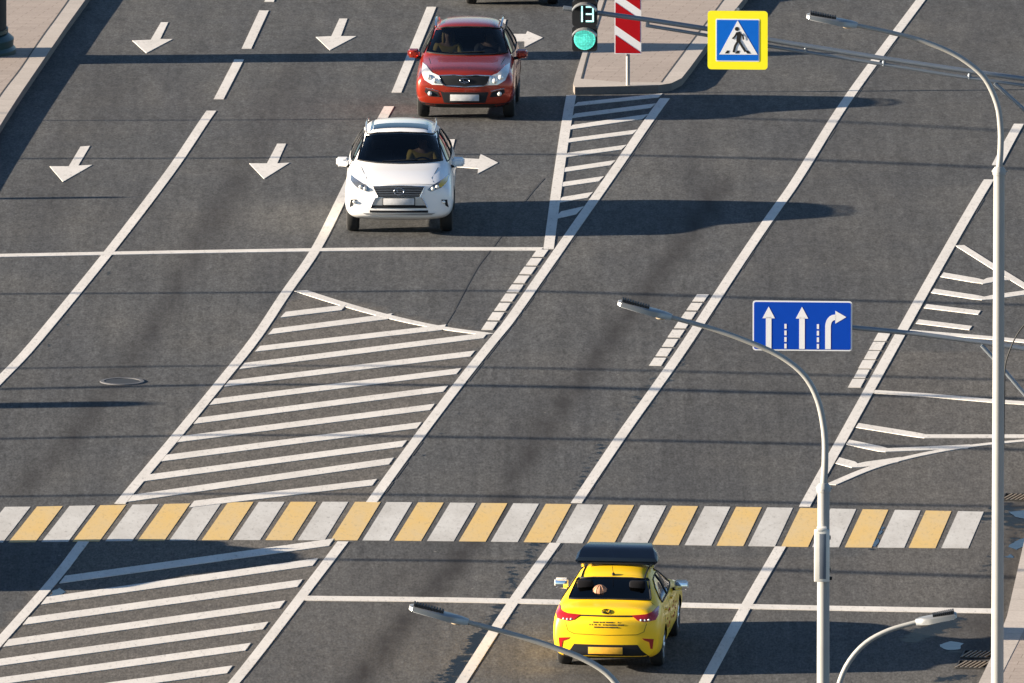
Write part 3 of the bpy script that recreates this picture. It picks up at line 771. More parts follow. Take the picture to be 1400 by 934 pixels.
RX = dict(name='white_suv', cat='car', w=1.88, wr=.37, axles=(1.455, -1.285), bow=(.10, .10), paint=M['wpaint'], mid=-.3, cabin=(1.12, -2.0),
    mirror=(.70, .995, 1.10), dash=.78, seatx=.05, spokes=10,
    st=[(2.36, .36, .60, .80, .42, .87, .60, .84, .80, .66, .91, .36, .93, .935), (2.26, .30, .70, .90, .40, .93, .62, .90, .86, .70, .95, .38, .975, .98),
        (1.95, .24, .75, .92, .38, .945, .64, .915, .92, .72, 1.01, .40, 1.04, 1.05), (1.45, .24, .75, .92, .38, .945, .66, .915, .97, .74, 1.07, .42, 1.10, 1.11),
        (1.12, .24, .75, .92, .38, .945, .68, .915, 1.0, .77, 1.11, .44, 1.145, 1.155), (1.02, .24, .75, .92, .38, .945, .68, .915, 1.01, .76, 1.15, .46, 1.185, 1.20),
        (.36, .24, .75, .92, .38, .945, .70, .915, 1.05, .635, 1.53, .44, 1.605, 1.62), (.15, .24, .75, .92, .38, .945, .70, .915, 1.055, .63, 1.57, .44, 1.64, 1.66),
        (-.6, .24, .75, .92, .38, .945, .72, .915, 1.07, .63, 1.59, .44, 1.665, 1.685), (-1.3, .24, .75, .92, .38, .945, .74, .915, 1.09, .62, 1.56, .43, 1.64, 1.66),
        (-1.75, .26, .75, .92, .38, .945, .74, .905, 1.10, .60, 1.50, .42, 1.57, 1.59), (-2.05, .30, .72, .90, .40, .93, .74, .88, 1.08, .66, 1.25, .42, 1.32, 1.34),
        (-2.25, .34, .70, .88, .42, .91, .72, .86, 1.02, .70, 1.11, .42, 1.14, 1.15), (-2.36, .40, .60, .80, .46, .85, .70, .80, .92, .62, 1.0, .38, 1.02, 1.03)],
    ws=[(.73, 1.17), (.62, 1.535), (.40, 1.572), (0, 1.585), (-.40, 1.572), (-.62, 1.535), (-.73, 1.17), (-.40, 1.145), (0, 1.14), (.40, 1.145)],
    rw=[(.64, 1.22), (.56, 1.47), (0, 1.50), (-.56, 1.47), (-.64, 1.22), (0, 1.20)],
    side=[[(.86, 1.14), (.42, 1.42), (.18, 1.49), (-.30, 1.50), (-.30, 1.12)], [(-.38, 1.12), (-.38, 1.50), (-.9, 1.49), (-1.22, 1.45), (-1.22, 1.14)], [(-1.30, 1.15), (-1.30, 1.44), (-1.62, 1.34), (-1.80, 1.20)]],
    seams=[([(1.0, .40), (.98, 1.02)], 'y+'), ([(-.34, .40), (-.34, 1.08)], 'y+'), ([(-1.22, .8), (-1.24, 1.08)], 'y+'), ([(1.0, .40), (.98, 1.02)], 'y-'), ([(-.34, .40), (-.34, 1.08)], 'y-'),
           ([(.62, .905), (.56, 1.0), (.66, 1.09)], 'x+'), ([(-.62, .905), (-.56, 1.0), (-.66, 1.09)], 'x+'), ([(-.62, .918), (-.3, .93), (.3, .93), (.62, .918)], 'x+')])
def dress_rx(c, bvh, frame):
    g = decal('grille', bvh, [(.44, .895), (.36, .71), (-.36, .71), (-.44, .895), (0, .91)], 'x+', .010, M['dark'], c)
    mb = MB()
    for z in (.73, .76, .79, .82, .85, .88):
        hw = .36 + (z - .71) / .185 * .07
        mb.tube([project(bvh, 'x+', (y, z))[0] + Vector((.016, 0, 0)) for y in (-hw, -hw / 2, 0, hw / 2, hw)], .005, 5)
    mb.build('grille_bars', M['boxgrey'], g, 60)
    badge(g, bvh, 'x+', 0, .81, .17, .12, M['chrome'])
    mb = MB(); mb.tube([project(bvh, 'x+', q)[0] + Vector((.012, 0, 0)) for q in ((-.49, .52), (-.40, .69), (-.36, .72), (-.44, .885), (-.2, .905), (0, .91), (.2, .905), (.44, .885), (.36, .72), (.40, .69), (.49, .52))], .011, 6)
    mb.build('grille_surround', M['chrome'], g, 60)
    decal('bumper_insert', bvh, [(.40, .69), (.46, .575), (-.46, .575), (-.40, .69)], 'x+', .008, M['spaint'], c)
    decal('lower_grille', bvh, [(.475, .565), (.49, .515), (-.49, .515), (-.475, .565)], 'x+', .009, M['dark'], c)
    decal('lower_grille', bvh, [(.50, .475), (.50, .435), (-.50, .435), (-.50, .475)], 'x+', .009, M['dark'], c)
    decal('skid_plate', bvh, [(.62, .425), (.55, .395), (-.55, .395), (-.62, .425)], 'x+', .012, M['steel'], c)
    plate(c, bvh, 'x+', .575, .69, .265, M['platew'], .03)
    for s_, lab in ((1, 'headlight with painted amber glint'), (-1, None)):
        pl = [(.49 * s_, .83), (.55 * s_, .80), (.72 * s_, .86), (.83 * s_, .935), (.85 * s_, 1.0), (.70 * s_, .955), (.56 * s_, .90)]
        h = decal('headlight', bvh, pl, 'x+', .010, M['lampsilver'], c, .03)
        lamp_lens(h, bvh, 'x+', [(.58 * s_, .85), (.655 * s_, .875)], .036, M['lamplens'])
        if s_ > 0:
            decal('indicator_glint', bvh, [(.67, .885), (.72, .865), (.82, .925), (.84, .99), (.72, .955)], 'x+', .016, M['amber'], h, .03)  # amber patch on one side only: sun glint in the turn lamp, painted
        f = decal('fog_light', bvh, [(.73 * s_, .66), (.83 * s_, .655), (.83 * s_, .63), (.85 * s_, .52), (.80 * s_, .55), (.78 * s_, .62), (.73 * s_, .63)], 'x+', .008, M['dark'], c, .03)
        lamp_lens(f, bvh, 'x+', [(.765 * s_, .615)], .032, M['lamplens'])
        mb = MB(); mb.tube([(.2, s_ * .585, 1.58), (.10, s_ * .60, 1.625), (-.5, s_ * .605, 1.65), (-1.3, s_ * .59, 1.625), (-1.45, s_ * .585, 1.58)], .016, 8); mb.build('roof_rail', M['spaint'], c, 60)
    decal('sunroof', bvh, [(.16, .47), (.16, -.47), (-.32, -.47), (-.32, .47)], 'z+', .006, M['tint'], c, .07)
    decal('sunroof_blind', bvh, [(.13, .44), (.13, -.44), (-.29, -.44), (-.29, .44)], 'z+', .003, M['boxgrey'], c, .07)
    for s_ in (1, -1):
        pts = [(.20 * s_, 1.175), (.55 * s_, 1.185)]; mb = MB(); mb.tube([project(bvh, 'x+', q)[0] + Vector((.01, 0, .01)) for q in ((.05 * s_ - .25, 1.16), (.05 * s_ + .25, 1.185))], .009, 6); mb.build('wiper', M['dark'], c, 60)
    for a in ('x-',):
        for s_ in (1, -1): decal('tail_light', bvh, [(.86 * s_, .86), (.86 * s_, 1.05), (.60 * s_, 1.03), (.56 * s_, .93)], a, .01, M['lampred'], c)

SP = dict(name='red_suv', cat='car', w=1.85, wr=.355, axles=(1.34, -1.30), bow=(.10, .10), paint=M['rpaint'], mid=-.3, cabin=(1.05, -1.85),
    mirror=(.62, 1.0, 1.06), dash=.72, seatx=.02, spokes=5,
    st=[(2.20, .30, .56, .76, .36, .84, .54, .82, .72, .66, .82, .34, .845, .85), (2.10, .24, .66, .87, .34, .915, .58, .88, .82, .70, .90, .36, .925, .93),
        (1.80, .20, .74, .905, .34, .93, .62, .89, .88, .70, .965, .38, .995, 1.005), (1.34, .20, .74, .905, .34, .93, .64, .895, .92, .73, 1.02, .42, 1.045, 1.055),
        (1.05, .20, .74, .905, .34, .93, .65, .895, .95, .77, 1.06, .44, 1.085, 1.095), (.95, .20, .74, .905, .34, .93, .66, .895, .96, .77, 1.10, .46, 1.13, 1.14),
        (.28, .20, .74, .905, .34, .93, .68, .895, 1.01, .64, 1.475, .44, 1.54, 1.555), (.08, .20, .74, .905, .34, .93, .68, .895, 1.015, .635, 1.52, .44, 1.58, 1.60),
        (-.6, .20, .74, .905, .34, .93, .70, .895, 1.035, .635, 1.54, .44, 1.605, 1.625), (-1.2, .20, .74, .905, .34, .93, .72, .895, 1.06, .62, 1.50, .43, 1.575, 1.595),
        (-1.62, .22, .74, .905, .34, .93, .72, .89, 1.07, .60, 1.43, .42, 1.51, 1.53), (-1.90, .26, .70, .88, .36, .92, .72, .87, 1.05, .66, 1.20, .42, 1.26, 1.28),
        (-2.10, .30, .68, .86, .38, .90, .70, .84, .98, .69, 1.07, .42, 1.09, 1.10), (-2.20, .36, .58, .78, .42, .84, .68, .78, .90, .60, .96, .38, .98, .99)],
    ws=[(.75, 1.115), (.62, 1.475), (.40, 1.51), (0, 1.52), (-.40, 1.51), (-.62, 1.475), (-.75, 1.115), (-.40, 1.09), (0, 1.085), (.40, 1.09)],
    rw=[(.62, 1.18), (.55, 1.40), (0, 1.43), (-.55, 1.40), (-.62, 1.18), (0, 1.16)],
    side=[[(.78, 1.09), (.34, 1.36), (.12, 1.43), (-.30, 1.44), (-.30, 1.07)], [(-.38, 1.07), (-.38, 1.44), (-.85, 1.43), (-1.15, 1.39), (-1.15, 1.10)], [(-1.23, 1.12), (-1.23, 1.37), (-1.5, 1.28), (-1.64, 1.17)]],
    seams=[([(.95, .36), (.93, .98)], 'y+'), ([(-.34, .36), (-.34, 1.03)], 'y+'), ([(.95, .36), (.93, .98)], 'y-'), ([(-.34, .36), (-.34, 1.03)], 'y-'),
           ([(.50, .84), (.60, .93), (.70, 1.04)], 'x+'), ([(-.50, .84), (-.60, .93), (-.70, 1.04)], 'x+')])
def dress_sp(c, bvh, frame):
    gp = [(.475, .825), (.44, .70), (.36, .645), (0, .63), (-.36, .645), (-.44, .70), (-.475, .825), (-.2, .838), (0, .825), (.2, .838)]
    g = decal('grille', bvh, gp, 'x+', .008, M['dark'], c)
    mb = MB(); pts = resample(gp, .06); mb.tube([project(bvh, 'x+', q)[0] + Vector((.012, 0, 0)) for q in pts + pts[:1]], .013, 6, cap=False); mb.build('grille_surround', M['chrome'], g, 60)
    badge(g, bvh, 'x+', 0, .74, .17, .085, M['chrome'])
    decal('lower_grille', bvh, [(.44, .53), (.38, .34), (-.38, .34), (-.44, .53)], 'x+', .007, M['dark'], c)
    decal('bumper_insert', bvh, [(.30, .60), (.30, .56), (-.30, .56), (-.30, .60)], 'x+', .009, c.children[0].data.materials[0], c)
    decal('lower_cladding', bvh, [(.84, .345), (.60, .315), (-.60, .315), (-.84, .345), (-.82, .285), (-.5, .24), (.5, .24), (.82, .285)], 'x+', .010, M['dark'], c)
    plate(c, bvh, 'x+', .375, .49, .265, M['platew'], .03)
    for s_ in (1, -1):
        pl = [(.40 * s_, .655), (.60 * s_, .66), (.74 * s_, .74), (.80 * s_, .86), (.80 * s_, .97), (.72 * s_, .95), (.60 * s_, .86), (.48 * s_, .82)]
        h = decal('headlight', bvh, pl, 'x+', .012, M['lamplens'], c, .03)
        lamp_lens(h, bvh, 'x+', [(.55 * s_, .73), (.66 * s_, .79)], .05, M['lamplens'])
        f = decal('fog_light', bvh, [(.46 * s_, .44), (.66 * s_, .45), (.74 * s_, .53), (.72 * s_, .58), (.50 * s_, .53)], 'x+', .008, M['dark'], c, .03)
        lamp_lens(f, bvh, 'x+', [(.64 * s_, .50)], .042, M['lamplens'])
        mb = MB(); mb.tube([project(bvh, 'x+', q)[0] + Vector((.012, 0, 0)) for q in ((.48 * s_, .545), (.60 * s_, .575), (.73 * s_, .595))], .010, 6); mb.build('fog_light_trim', M['chrome'], f, 60)
        mb = MB(); mb.tube([(.12, s_ * .60, 1.51), (.02, s_ * .61, 1.58), (-.5, s_ * .615, 1.61), (-1.15, s_ * .60, 1.58), (-1.3, s_ * .59, 1.51)], .021, 8); mb.build('roof_rail', M['chrome'], c, 60)
        mb = MB(); mb.tube([project(bvh, 'x+', q)[0] + Vector((.01, 0, .01)) for q in ((.05 * s_ - .28, 1.11), (.05 * s_ + .28, 1.135))], .009, 6); mb.build('wiper', M['dark'], c, 60)
        decal('tail_light', bvh, [(.84 * s_, .84), (.84 * s_, 1.0), (.56 * s_, .98), (.56 * s_, .90)], 'x-', .01, M['lampred'], c)
        mb = MB(); mb.tube([project(bvh, 'y+' if s_ > 0 else 'y-', q)[0] + Vector((0, s_ * .02, 0)) for q in ((.9, .90), (-.3, .93), (-1.0, .95))], .001, 4)

KR = dict(name='yellow_taxi', cat='taxi', w=1.73, wr=.31, axles=(1.36, -1.24), bow=(.10, .13), paint=M['ypaint'], mid=0, cabin=(1.0, -1.60), mpaint=M['wpaint'],
    mirror=(.58, .955, .98), dash=.70, seatx=.0, spokes=7,
    st=[(2.18, .28, .50, .70, .34, .78, .50, .76, .64, .60, .72, .34, .745, .75), (2.08, .22, .62, .81, .32, .85, .54, .82, .72, .64, .79, .36, .815, .82),
        (1.80, .18, .70, .845, .30, .865, .56, .83, .79, .66, .86, .38, .885, .895), (1.36, .18, .70, .845, .30, .865, .58, .835, .84, .68, .925, .40, .95, .96),
        (1.0, .18, .70, .845, .30, .865, .60, .835, .88, .71, .975, .42, 1.0, 1.01), (.88, .18, .70, .845, .30, .865, .60, .835, .89, .71, 1.01, .44, 1.04, 1.05),
        (.16, .18, .70, .845, .30, .865, .62, .835, .93, .585, 1.34, .40, 1.405, 1.42), (-.05, .18, .70, .845, .30, .865, .62, .835, .935, .58, 1.375, .40, 1.435, 1.45),
        (-.60, .18, .70, .845, .30, .865, .64, .835, .955, .58, 1.38, .40, 1.44, 1.455), (-1.0, .18, .70, .845, .30, .865, .66, .835, .975, .62, 1.345, .42, 1.40, 1.41),
        (-1.60, .18, .70, .845, .30, .865, .68, .84, 1.0, .745, 1.085, .46, 1.115, 1.125), (-1.75, .20, .70, .845, .32, .865, .70, .84, 1.0, .69, 1.065, .42, 1.09, 1.10),
        (-2.05, .24, .68, .83, .34, .86, .66, .835, .97, .70, 1.06, .42, 1.09, 1.10), (-2.14, .27, .62, .79, .36, .83, .60, .81, .86, .70, 1.03, .42, 1.06, 1.07), (-2.20, .30, .56, .75, .36, .80, .54, .77, .76, .66, .90, .40, .92, .925)],
    ws=[(.69, 1.03), (.57, 1.33), (.38, 1.365), (0, 1.375), (-.38, 1.365), (-.57, 1.33), (-.69, 1.03), (-.38, 1.01), (0, 1.005), (.38, 1.01)],
    rw=[(.64, 1.115), (.64, 1.14), (.565, 1.325), (.54, 1.345), (.3, 1.365), (0, 1.37), (-.3, 1.365), (-.54, 1.345), (-.565, 1.325), (-.64, 1.14), (-.64, 1.115), (-.35, 1.125), (0, 1.13), (.35, 1.125)],
    side=[[(.74, 1.0), (.30, 1.22), (.08, 1.29), (-.28, 1.31), (-.28, .985)], [(-.35, .985), (-.35, 1.31), (-.75, 1.30), (-1.05, 1.22), (-1.28, 1.08), (-1.22, 1.02)]],
    seams=[([(.92, .36), (.90, .90)], 'y+'), ([(-.32, .34), (-.32, .95)], 'y+'), ([(.92, .36), (.90, .90)], 'y-'), ([(-.32, .34), (-.32, .95)], 'y-'), ([(-1.22, .70), (-1.28, .98)], 'y-'), ([(-1.22, .70), (-1.28, .98)], 'y+'),
           ([(-.64, .85), (-.60, .72), (-.50, .675), (0, .665), (.50, .675), (.60, .72), (.64, .85)], 'x-'),
           ([(-.72, 1.06), (-.66, 1.09)], 'x-'), ([(-.60, .445), (-.3, .44)], 'y-')])
def dress_taxi(c, bvh, frame, off=False):
    for s_ in (1, -1):
        pl = [(.40 * s_, .975), (.62 * s_, .99), (.78 * s_, 1.035), (.80 * s_, .96), (.77 * s_, .90), (.60 * s_, .875), (.50 * s_, .90)]
        h = decal('tail_light', bvh, pl, 'x-', .012, M['lampred'], c, .03)
        lamp_lens(h, bvh, 'x-', [(.55 * s_, .905), (.61 * s_, .900), (.67 * s_, .905)], .020, M['lamplens'], .004)
        decal('reflector', bvh, [(.57 * s_, .615), (.75 * s_, .60), (.73 * s_, .44), (.70 * s_, .44), (.68 * s_, .55), (.60 * s_, .585)], 'x-', .008, M['lampred'], c, .03)
        pl = [(.42 * s_, .70), (.50 * s_, .66), (.68 * s_, .70), (.74 * s_, .80), (.60 * s_, .76)]
        decal('headlight', bvh, pl, 'x+', .010, M['lamplens'], c, .03)
        mb = MB(); mb.tube([project(bvh, 'z+', (x, .50 * s_))[0] + Vector((0, 0, .010)) for x in (.1, -.2, -.5, -.8, -.98)], .012, 6); mb.build('roof_moulding', M['dark'], c, 60)
        if not off:
            mb = MB(); mb.tube([project(bvh, 'y+' if s_ > 0 else 'y-', q)[0] + Vector((0, s_ * .012, 0)) for q in ((.2, .93), (-.25, .935), (-.3, .935))], .001, 4)
    decal('trunk_strip', bvh, [(.50, .975), (.50, .955), (-.50, .955), (-.50, .975)], 'x-', .008, M['dark'], c, .04)
    decal('diffuser', bvh, [(.50, .51), (.56, .42), (.68, .315), (.66, .27), (-.66, .27), (-.68, .315), (-.56, .42), (-.50, .51)], 'x-', .008, M['dark'], c)
    plate(c, bvh, 'x-', .365, .475, .27, M['platey'] if not off else M['platew'], .03)
    badge(c, bvh, 'x-', 0, 1.025, .13, .06, M['chrome'] if off else M['dark'])
    decal('grille', bvh, [(.34, .67), (.30, .60), (-.30, .60), (-.34, .67)], 'x+', .01, M['dark'], c)
    decal('lower_grille', bvh, [(.5, .42), (.45, .33), (-.45, .33), (-.5, .42)], 'x+', .01, M['dark'], c)
    if off: return
    # small dark rows of lettering on the boot lid, too small to read
    mb = MB(); rnd = random.Random(3)
    for z, hw in ((.875, .20), (.835, .285), (.795, .185)):
        y = hw
        while y > -hw:
            ww = rnd.uniform(.012, .026)
            if rnd.random() < .86:
                p, n = project(bvh, 'x-', (y - ww / 2, z)); mb.box(p + n * .003, (.003, ww * .72, rnd.choice([.016, .020, .022])))
            y -= ww
    mb.build('boot_lettering', M['iron'], c, 0)
    mb = MB(); mb.box((-2.235, 0, .335), (.01, .20, .02)); mb.build('plate_light_bar', M['signwhite'], c, 0)
    # aerial
    p, n = project(bvh, 'z+', (-.92, 0)); mb = MB(); mb.sphere(p + Vector((0, 0, .012)), (.09, .05, .06), 12); mb.tube([p + Vector((0, 0, .02)), p + Vector((-.03, 0, .05)), p + Vector((-.17, 0, .17))], .004, 6); mb.build('aerial', M['dark'], c, 50)
    # roof box on bars
    def ring(x, zb, zt, wb, wt): return [(x, wb, zb + .05), (x, wb - .05, zb), (x, -wb + .05, zb), (x, -wb, zb + .05), (x, -wt - .01, zt - .05), (x, -wt + .04, zt), (x, wt - .04, zt), (x, wt + .01, zt - .05)]
    rs = [ring(-.38, 1.475, 1.55, .60, .60), ring(-.37, 1.47, 1.58, .655, .64), ring(-.24, 1.47, 1.675, .665, .62), ring(-.08, 1.47, 1.705, .665, .59), ring(.35, 1.47, 1.70, .61, .53), ring(.58, 1.48, 1.62, .48, .40), ring(.64, 1.50, 1.58, .40, .34)]
    v = [q for r_ in rs for q in r_]; f = []
    for i in range(len(rs) - 1):
        for k in range(8): f.append([i * 8 + k, i * 8 + (k + 1) % 8, (i + 1) * 8 + (k + 1) % 8, (i + 1) * 8 + k])
    f += [list(range(8)), [48 + k for k in range(8)]]
    mb = MB(); mb.add(v, f); rb = mb.build('roof_box', simple('roof_box_dark_blue', (.004, .008, .018), .22, .0, .0, spec=.35), c, 32)
    mb = MB()
    for x in (-.15, .35):
        mb.box((x, 0, 1.462), (.07, 1.12, .03), bev=.01)
        for s_ in (1, -1): mb.box((x, s_ * .57, 1.45), (.09, .06, .12), Euler((R(-14 * s_), 0, 0)), bev=.01)
    mb.build('roof_bars', M['chrome'], rb, 40)
    # side decoration: small faded marks on the doors
    mb = MB(); rnd = random.Random(5)
    for k in range(16):
        x = rnd.uniform(-.9, .75); z = rnd.uniform(.52, .78); p, n = project(bvh, 'y-', (x, z)); mb.box(p + n * .003, (rnd.uniform(.05, .14), .003, rnd.uniform(.02, .05)))
    mb.build('door_marks', M['signred'], c, 0)
    mb = MB()
    for x in (.05, -.95):
        for ax in ('y+', 'y-'):
            p, n = project(bvh, ax, (x, .87)); mb.box(p + n * .02, (.17, .025, .03), bev=.008)
    mb.build('door_handle', M['ypaint'], c, 40)

def person(name, label, carroot, loc, shirt, hair, long_hair=False, arms=True):
    """seated figure: one continuous body grown from a skeleton, with jacket and hair as its children"""
    J = {'pel': (0, 0, .0), 'sp': (-.05, 0, .22), 'ch': (-.09, 0, .42), 'nk': (-.09, 0, .56), 'hd': (-.07, 0, .66), 'tp': (-.08, 0, .77)}
    rad = {'pel': .15, 'sp': .125, 'ch': .14, 'nk': .055, 'hd': .088, 'tp': .07}
    E = [('pel', 'sp'), ('sp', 'ch'), ('ch', 'nk'), ('nk', 'hd'), ('hd', 'tp')]
    for s_, n_ in ((1, 'l'), (-1, 'r')):
        J['sh' + n_] = (-.09, s_ * .19, .47); rad['sh' + n_] = .062
        J['el' + n_] = (.10, s_ * .27, .27); rad['el' + n_] = .045
        J['wr' + n_] = (.34, s_ * .15, .34) if arms else (.28, s_ * .12, .14); rad['wr' + n_] = .030
        J['ha' + n_] = (.42, s_ * .14, .37) if arms else (.36, s_ * .10, .13); rad['ha' + n_] = .034
        J['hp' + n_] = (.05, s_ * .11, -.02); rad['hp' + n_] = .095
        J['kn' + n_] = (.48, s_ * .13, .06); rad['kn' + n_] = .065
        J['an' + n_] = (.70, s_ * .13, -.28); rad['an' + n_] = .045
        J['to' + n_] = (.86, s_ * .13, -.30); rad['to' + n_] = .040
        E += [('ch', 'sh' + n_), ('sh' + n_, 'el' + n_), ('el' + n_, 'wr' + n_), ('wr' + n_, 'ha' + n_), ('pel', 'hp' + n_), ('hp' + n_, 'kn' + n_), ('kn' + n_, 'an' + n_), ('an' + n_, 'to' + n_)]
    def grow(keys, edges, sc, nm, mat, parent):
        ks = list(keys); me = bpy.data.meshes.new(nm); me.from_pydata([J[k] for k in ks], [(ks.index(a), ks.index(b)) for a, b in edges], [])
        o = link(bpy.data.objects.new(nm, me)); sk = o.modifiers.new('s', 'SKIN'); sk.use_smooth_shade = True
        for i, k in enumerate(ks):
            me.skin_vertices[0].data[i].radius = (rad[k] * sc, rad[k] * sc); me.skin_vertices[0].data[i].use_root = (i == 0)
        ss = o.modifiers.new('u', 'SUBSURF'); ss.levels = 2
        m2 = evaluated(o); bpy.data.objects.remove(o); m2.materials.clear(); m2.materials.append(mat); m2.name = nm
        return link(bpy.data.objects.new(nm, m2), parent)
    body = grow(J.keys(), E, 1.0, name, M['skin'], None)
    jk = ['pel', 'sp', 'ch', 'shl', 'ell', 'wrl', 'shr', 'elr', 'wrr']; je = [e for e in E if e[0] in jk and e[1] in jk]
    grow(jk, je, 1.14, 'jacket', shirt, body)
    tk = ['pel', 'hpl', 'knl', 'anl', 'hpr', 'knr', 'anr']; te = [e for e in E if e[0] in tk and e[1] in tk]
    grow(tk, te, 1.13, 'trousers', M['shirt_d'], body)
    mb = MB(); mb.sphere((-.105, 0, .725), (.20, .19, .20), 16)
    if long_hair:
        for s_ in (1, -1): mb.sphere((-.09, s_ * .085, .62), (.13, .08, .30), 12)
    mb.build('hair', hair, body, 60)
    mb = MB(); mb.sphere((.022, 0, .675), (.03, .022, .035), 8); mb.build('nose', M['skin'], body, 60)
    for s_ in (1, -1):
        mb = MB(); mb.sphere((-.07, s_ * .092, .675), (.035, .015, .055), 8); mb.build('ear', M['skin'], body, 60)
        mb = MB(); mb.sphere((.008, s_ * .032, .70), (.014, .022, .012), 8); mb.build('eye', M['hair_d'], body, 60)
    for s_, n_ in ((1, 'l'), (-1, 'r')):
        h = Vector(J['ha' + n_]); mb = MB()
        for k in range(4):
            y0 = h.y + s_ * (-.024 + .016 * k); L_ = (.035, .042, .045, .038)[k]
            mb.tube([(h.x + .01, y0, h.z + .005), (h.x + .01 + L_, y0, h.z + .012), (h.x + .02 + L_, y0, h.z - .012), (h.x + .005 + L_, y0, h.z - .03)], [.009, .009, .008, .007], 6)
        mb.tube([(h.x - .01, h.y - s_ * .02, h.z + .01), (h.x + .015, h.y - s_ * .045, h.z + .015), (h.x + .04, h.y - s_ * .05, h.z)], [.011, .010, .008], 6)
        mb.build('hand', M['skin'], body, 60)
    Mx = carroot.matrix_basis @ Matrix.Translation(loc); body.matrix_basis = Mx
    tag(body, label, 'person')
    return body

RX['label'] = 'white SUV with sunroof and roof rails in front of the red one'
c, bvh, fr = make_car(RX); dress_rx(c, bvh, fr); place(c, 546.5, 315.5, 1.455, R(-90 - .6), (1.02, 1.05, 1.04)); white = c
person('person', 'driver in ochre top behind the windscreen of the white SUV', white, (.02, .38, .70), M['shirt_y'], M['hair_d'])
SP['label'] = 'red SUV with chrome roof rails, two people behind its windscreen'
c, bvh, fr = make_car(SP); dress_sp(c, bvh, fr); place(c, 637.5, 159.5, 1.34, R(-90 - 1.8), (1.02, 1.02, 1.045)); red = c
person('person', 'driver in dark top at the wheel of the red SUV', red, (.0, .38, .66), M['shirt_d'], M['hair_d'])
person('person', 'blond passenger in ochre top beside the driver of the red SUV', red, (.0, -.38, .66), M['shirt_y'], M['hair_b'], True, False)
KR['label'] = 'yellow taxi seen from behind with black roof box and lettered boot'
c, bvh, fr = make_car(KR); dress_taxi(c, bvh, fr); place(c, 836, 908, -1.24, R(90 - 5.5), (1, 1.03, 1.01)); taxi = c
mb = MB(); mb.sphere((0, 0, .115), (.23, .23, .23), 20)
for k in range(6):
    a = math.pi * k / 6; mb.tube([Vector((math.cos(a) * .117 * math.cos(t), math.sin(a) * .117 * math.cos(t), .115 + .117 * math.sin(t))) for t in [2 * math.pi * j / 20 for j in range(21)]], .006, 5, cap=False)
ball = tag(mb.build('straw_hat', M['rattan'], None, 60), 'round woven pinkish brown straw hat behind the rear window of the yellow taxi', 'hat')
ball.matrix_basis = taxi.matrix_basis @ Matrix.Translation((-1.36, .17, 1.08))
mb = MB(); mb.box((-1.42, 0, 1.02), (.42, 1.20, .03), bev=.01); mb.build('parcel_shelf', M['seat'], taxi, 30)
person('person', 'driver in dark top at the wheel inside the yellow taxi', taxi, (-.02, .38, .60), M['shirt_d'], M['hair_d'])
# the dark car whose bumper just shows at the top edge, and the parked silver saloon beyond the left edge (its shadow crosses the road)
RX2 = dict(RX); RX2.update(name='black_suv', paint=M['kpaint'], label='dark SUV cut off by the top edge of the photo above the red SUV')
c, bvh, fr = make_car(RX2); dress_rx(c, bvh, fr); place(c, 700, 5, 1.455, R(-90 - 1))
KR2 = dict(KR); KR2.update(name='silver_saloon', cat='car', paint=M['spaint'], mpaint=M['spaint'], label='silver saloon driving beyond the left edge of the photo, casting a long shadow')
c, bvh, fr = make_car(KR2); dress_taxi(c, bvh, fr, True); place(c, -150, 797, 1.36, R(-90 - 6)); c.location.x = -10.15

# ------------------------------------------------------------------ street lamps
def led_head(root, a, b, wid=.30):
    """lamp head from joint a to tip b"""
    d = (b - a); L_ = d.length; d.normalize(); side = d.cross(Vector((0, 0, 1))).normalized(); up = side.cross(d).normalized()
    def ring(t, w_, h0, h1):
        c_ = a + d * (L_ * t)
        return [c_ + side * s_ * w_ + up * h for s_, h in ((1, h0), (1, h1 * .6), (.75, h1), (-.75, h1), (-1, h1 * .6), (-1, h0))]
    rs = [ring(0, .045, -.035, .045), ring(.12, .075, -.045, .055), ring(.30, .13, -.05, .05), ring(.42, .15, -.045, .045), ring(.95, .14, -.035, .03), ring(1.0, .10, -.025, .015)]
    v = [q for r_ in rs for q in r_]; f = []
    for i in range(5):
        for k in range(6): f.append([i * 6 + k, i * 6 + (k + 1) % 6, (i + 1) * 6 + (k + 1) % 6, (i + 1) * 6 + k])
    f += [list(range(6)), [30 + k for k in range(6)]]
    mb = MB(); mb.add(v, f); h = mb.build('lamp_head', M['steel'], root, 40)
    mb = MB(); mb.box(a + d * (L_ * .68) + up * .038, (L_ * .50, .22, .012), Matrix((d, side, up)).transposed())
    for k in range(11):
        c_ = a + d * (L_ * (.45 + .048 * k)) + up * .058; mb.box(c_, (.022, .21, .035), Matrix((d, side, up)).transposed())
    mb.build('heat_sink', M['dark'], h, 0)
    mb = MB(); mb.box(a + d * (L_ * .66) - up * .045, (L_ * .52, .20, .012), Matrix((d, side, up)).transposed()); mb.build('led_panel', M['signwhite'], h, 0)
    mb = MB(); mb.sphere(a + d * (L_ * .17) - up * .03, (.20, .12, .10), 12); mb.build('driver_housing', M['beige'], h, 60)
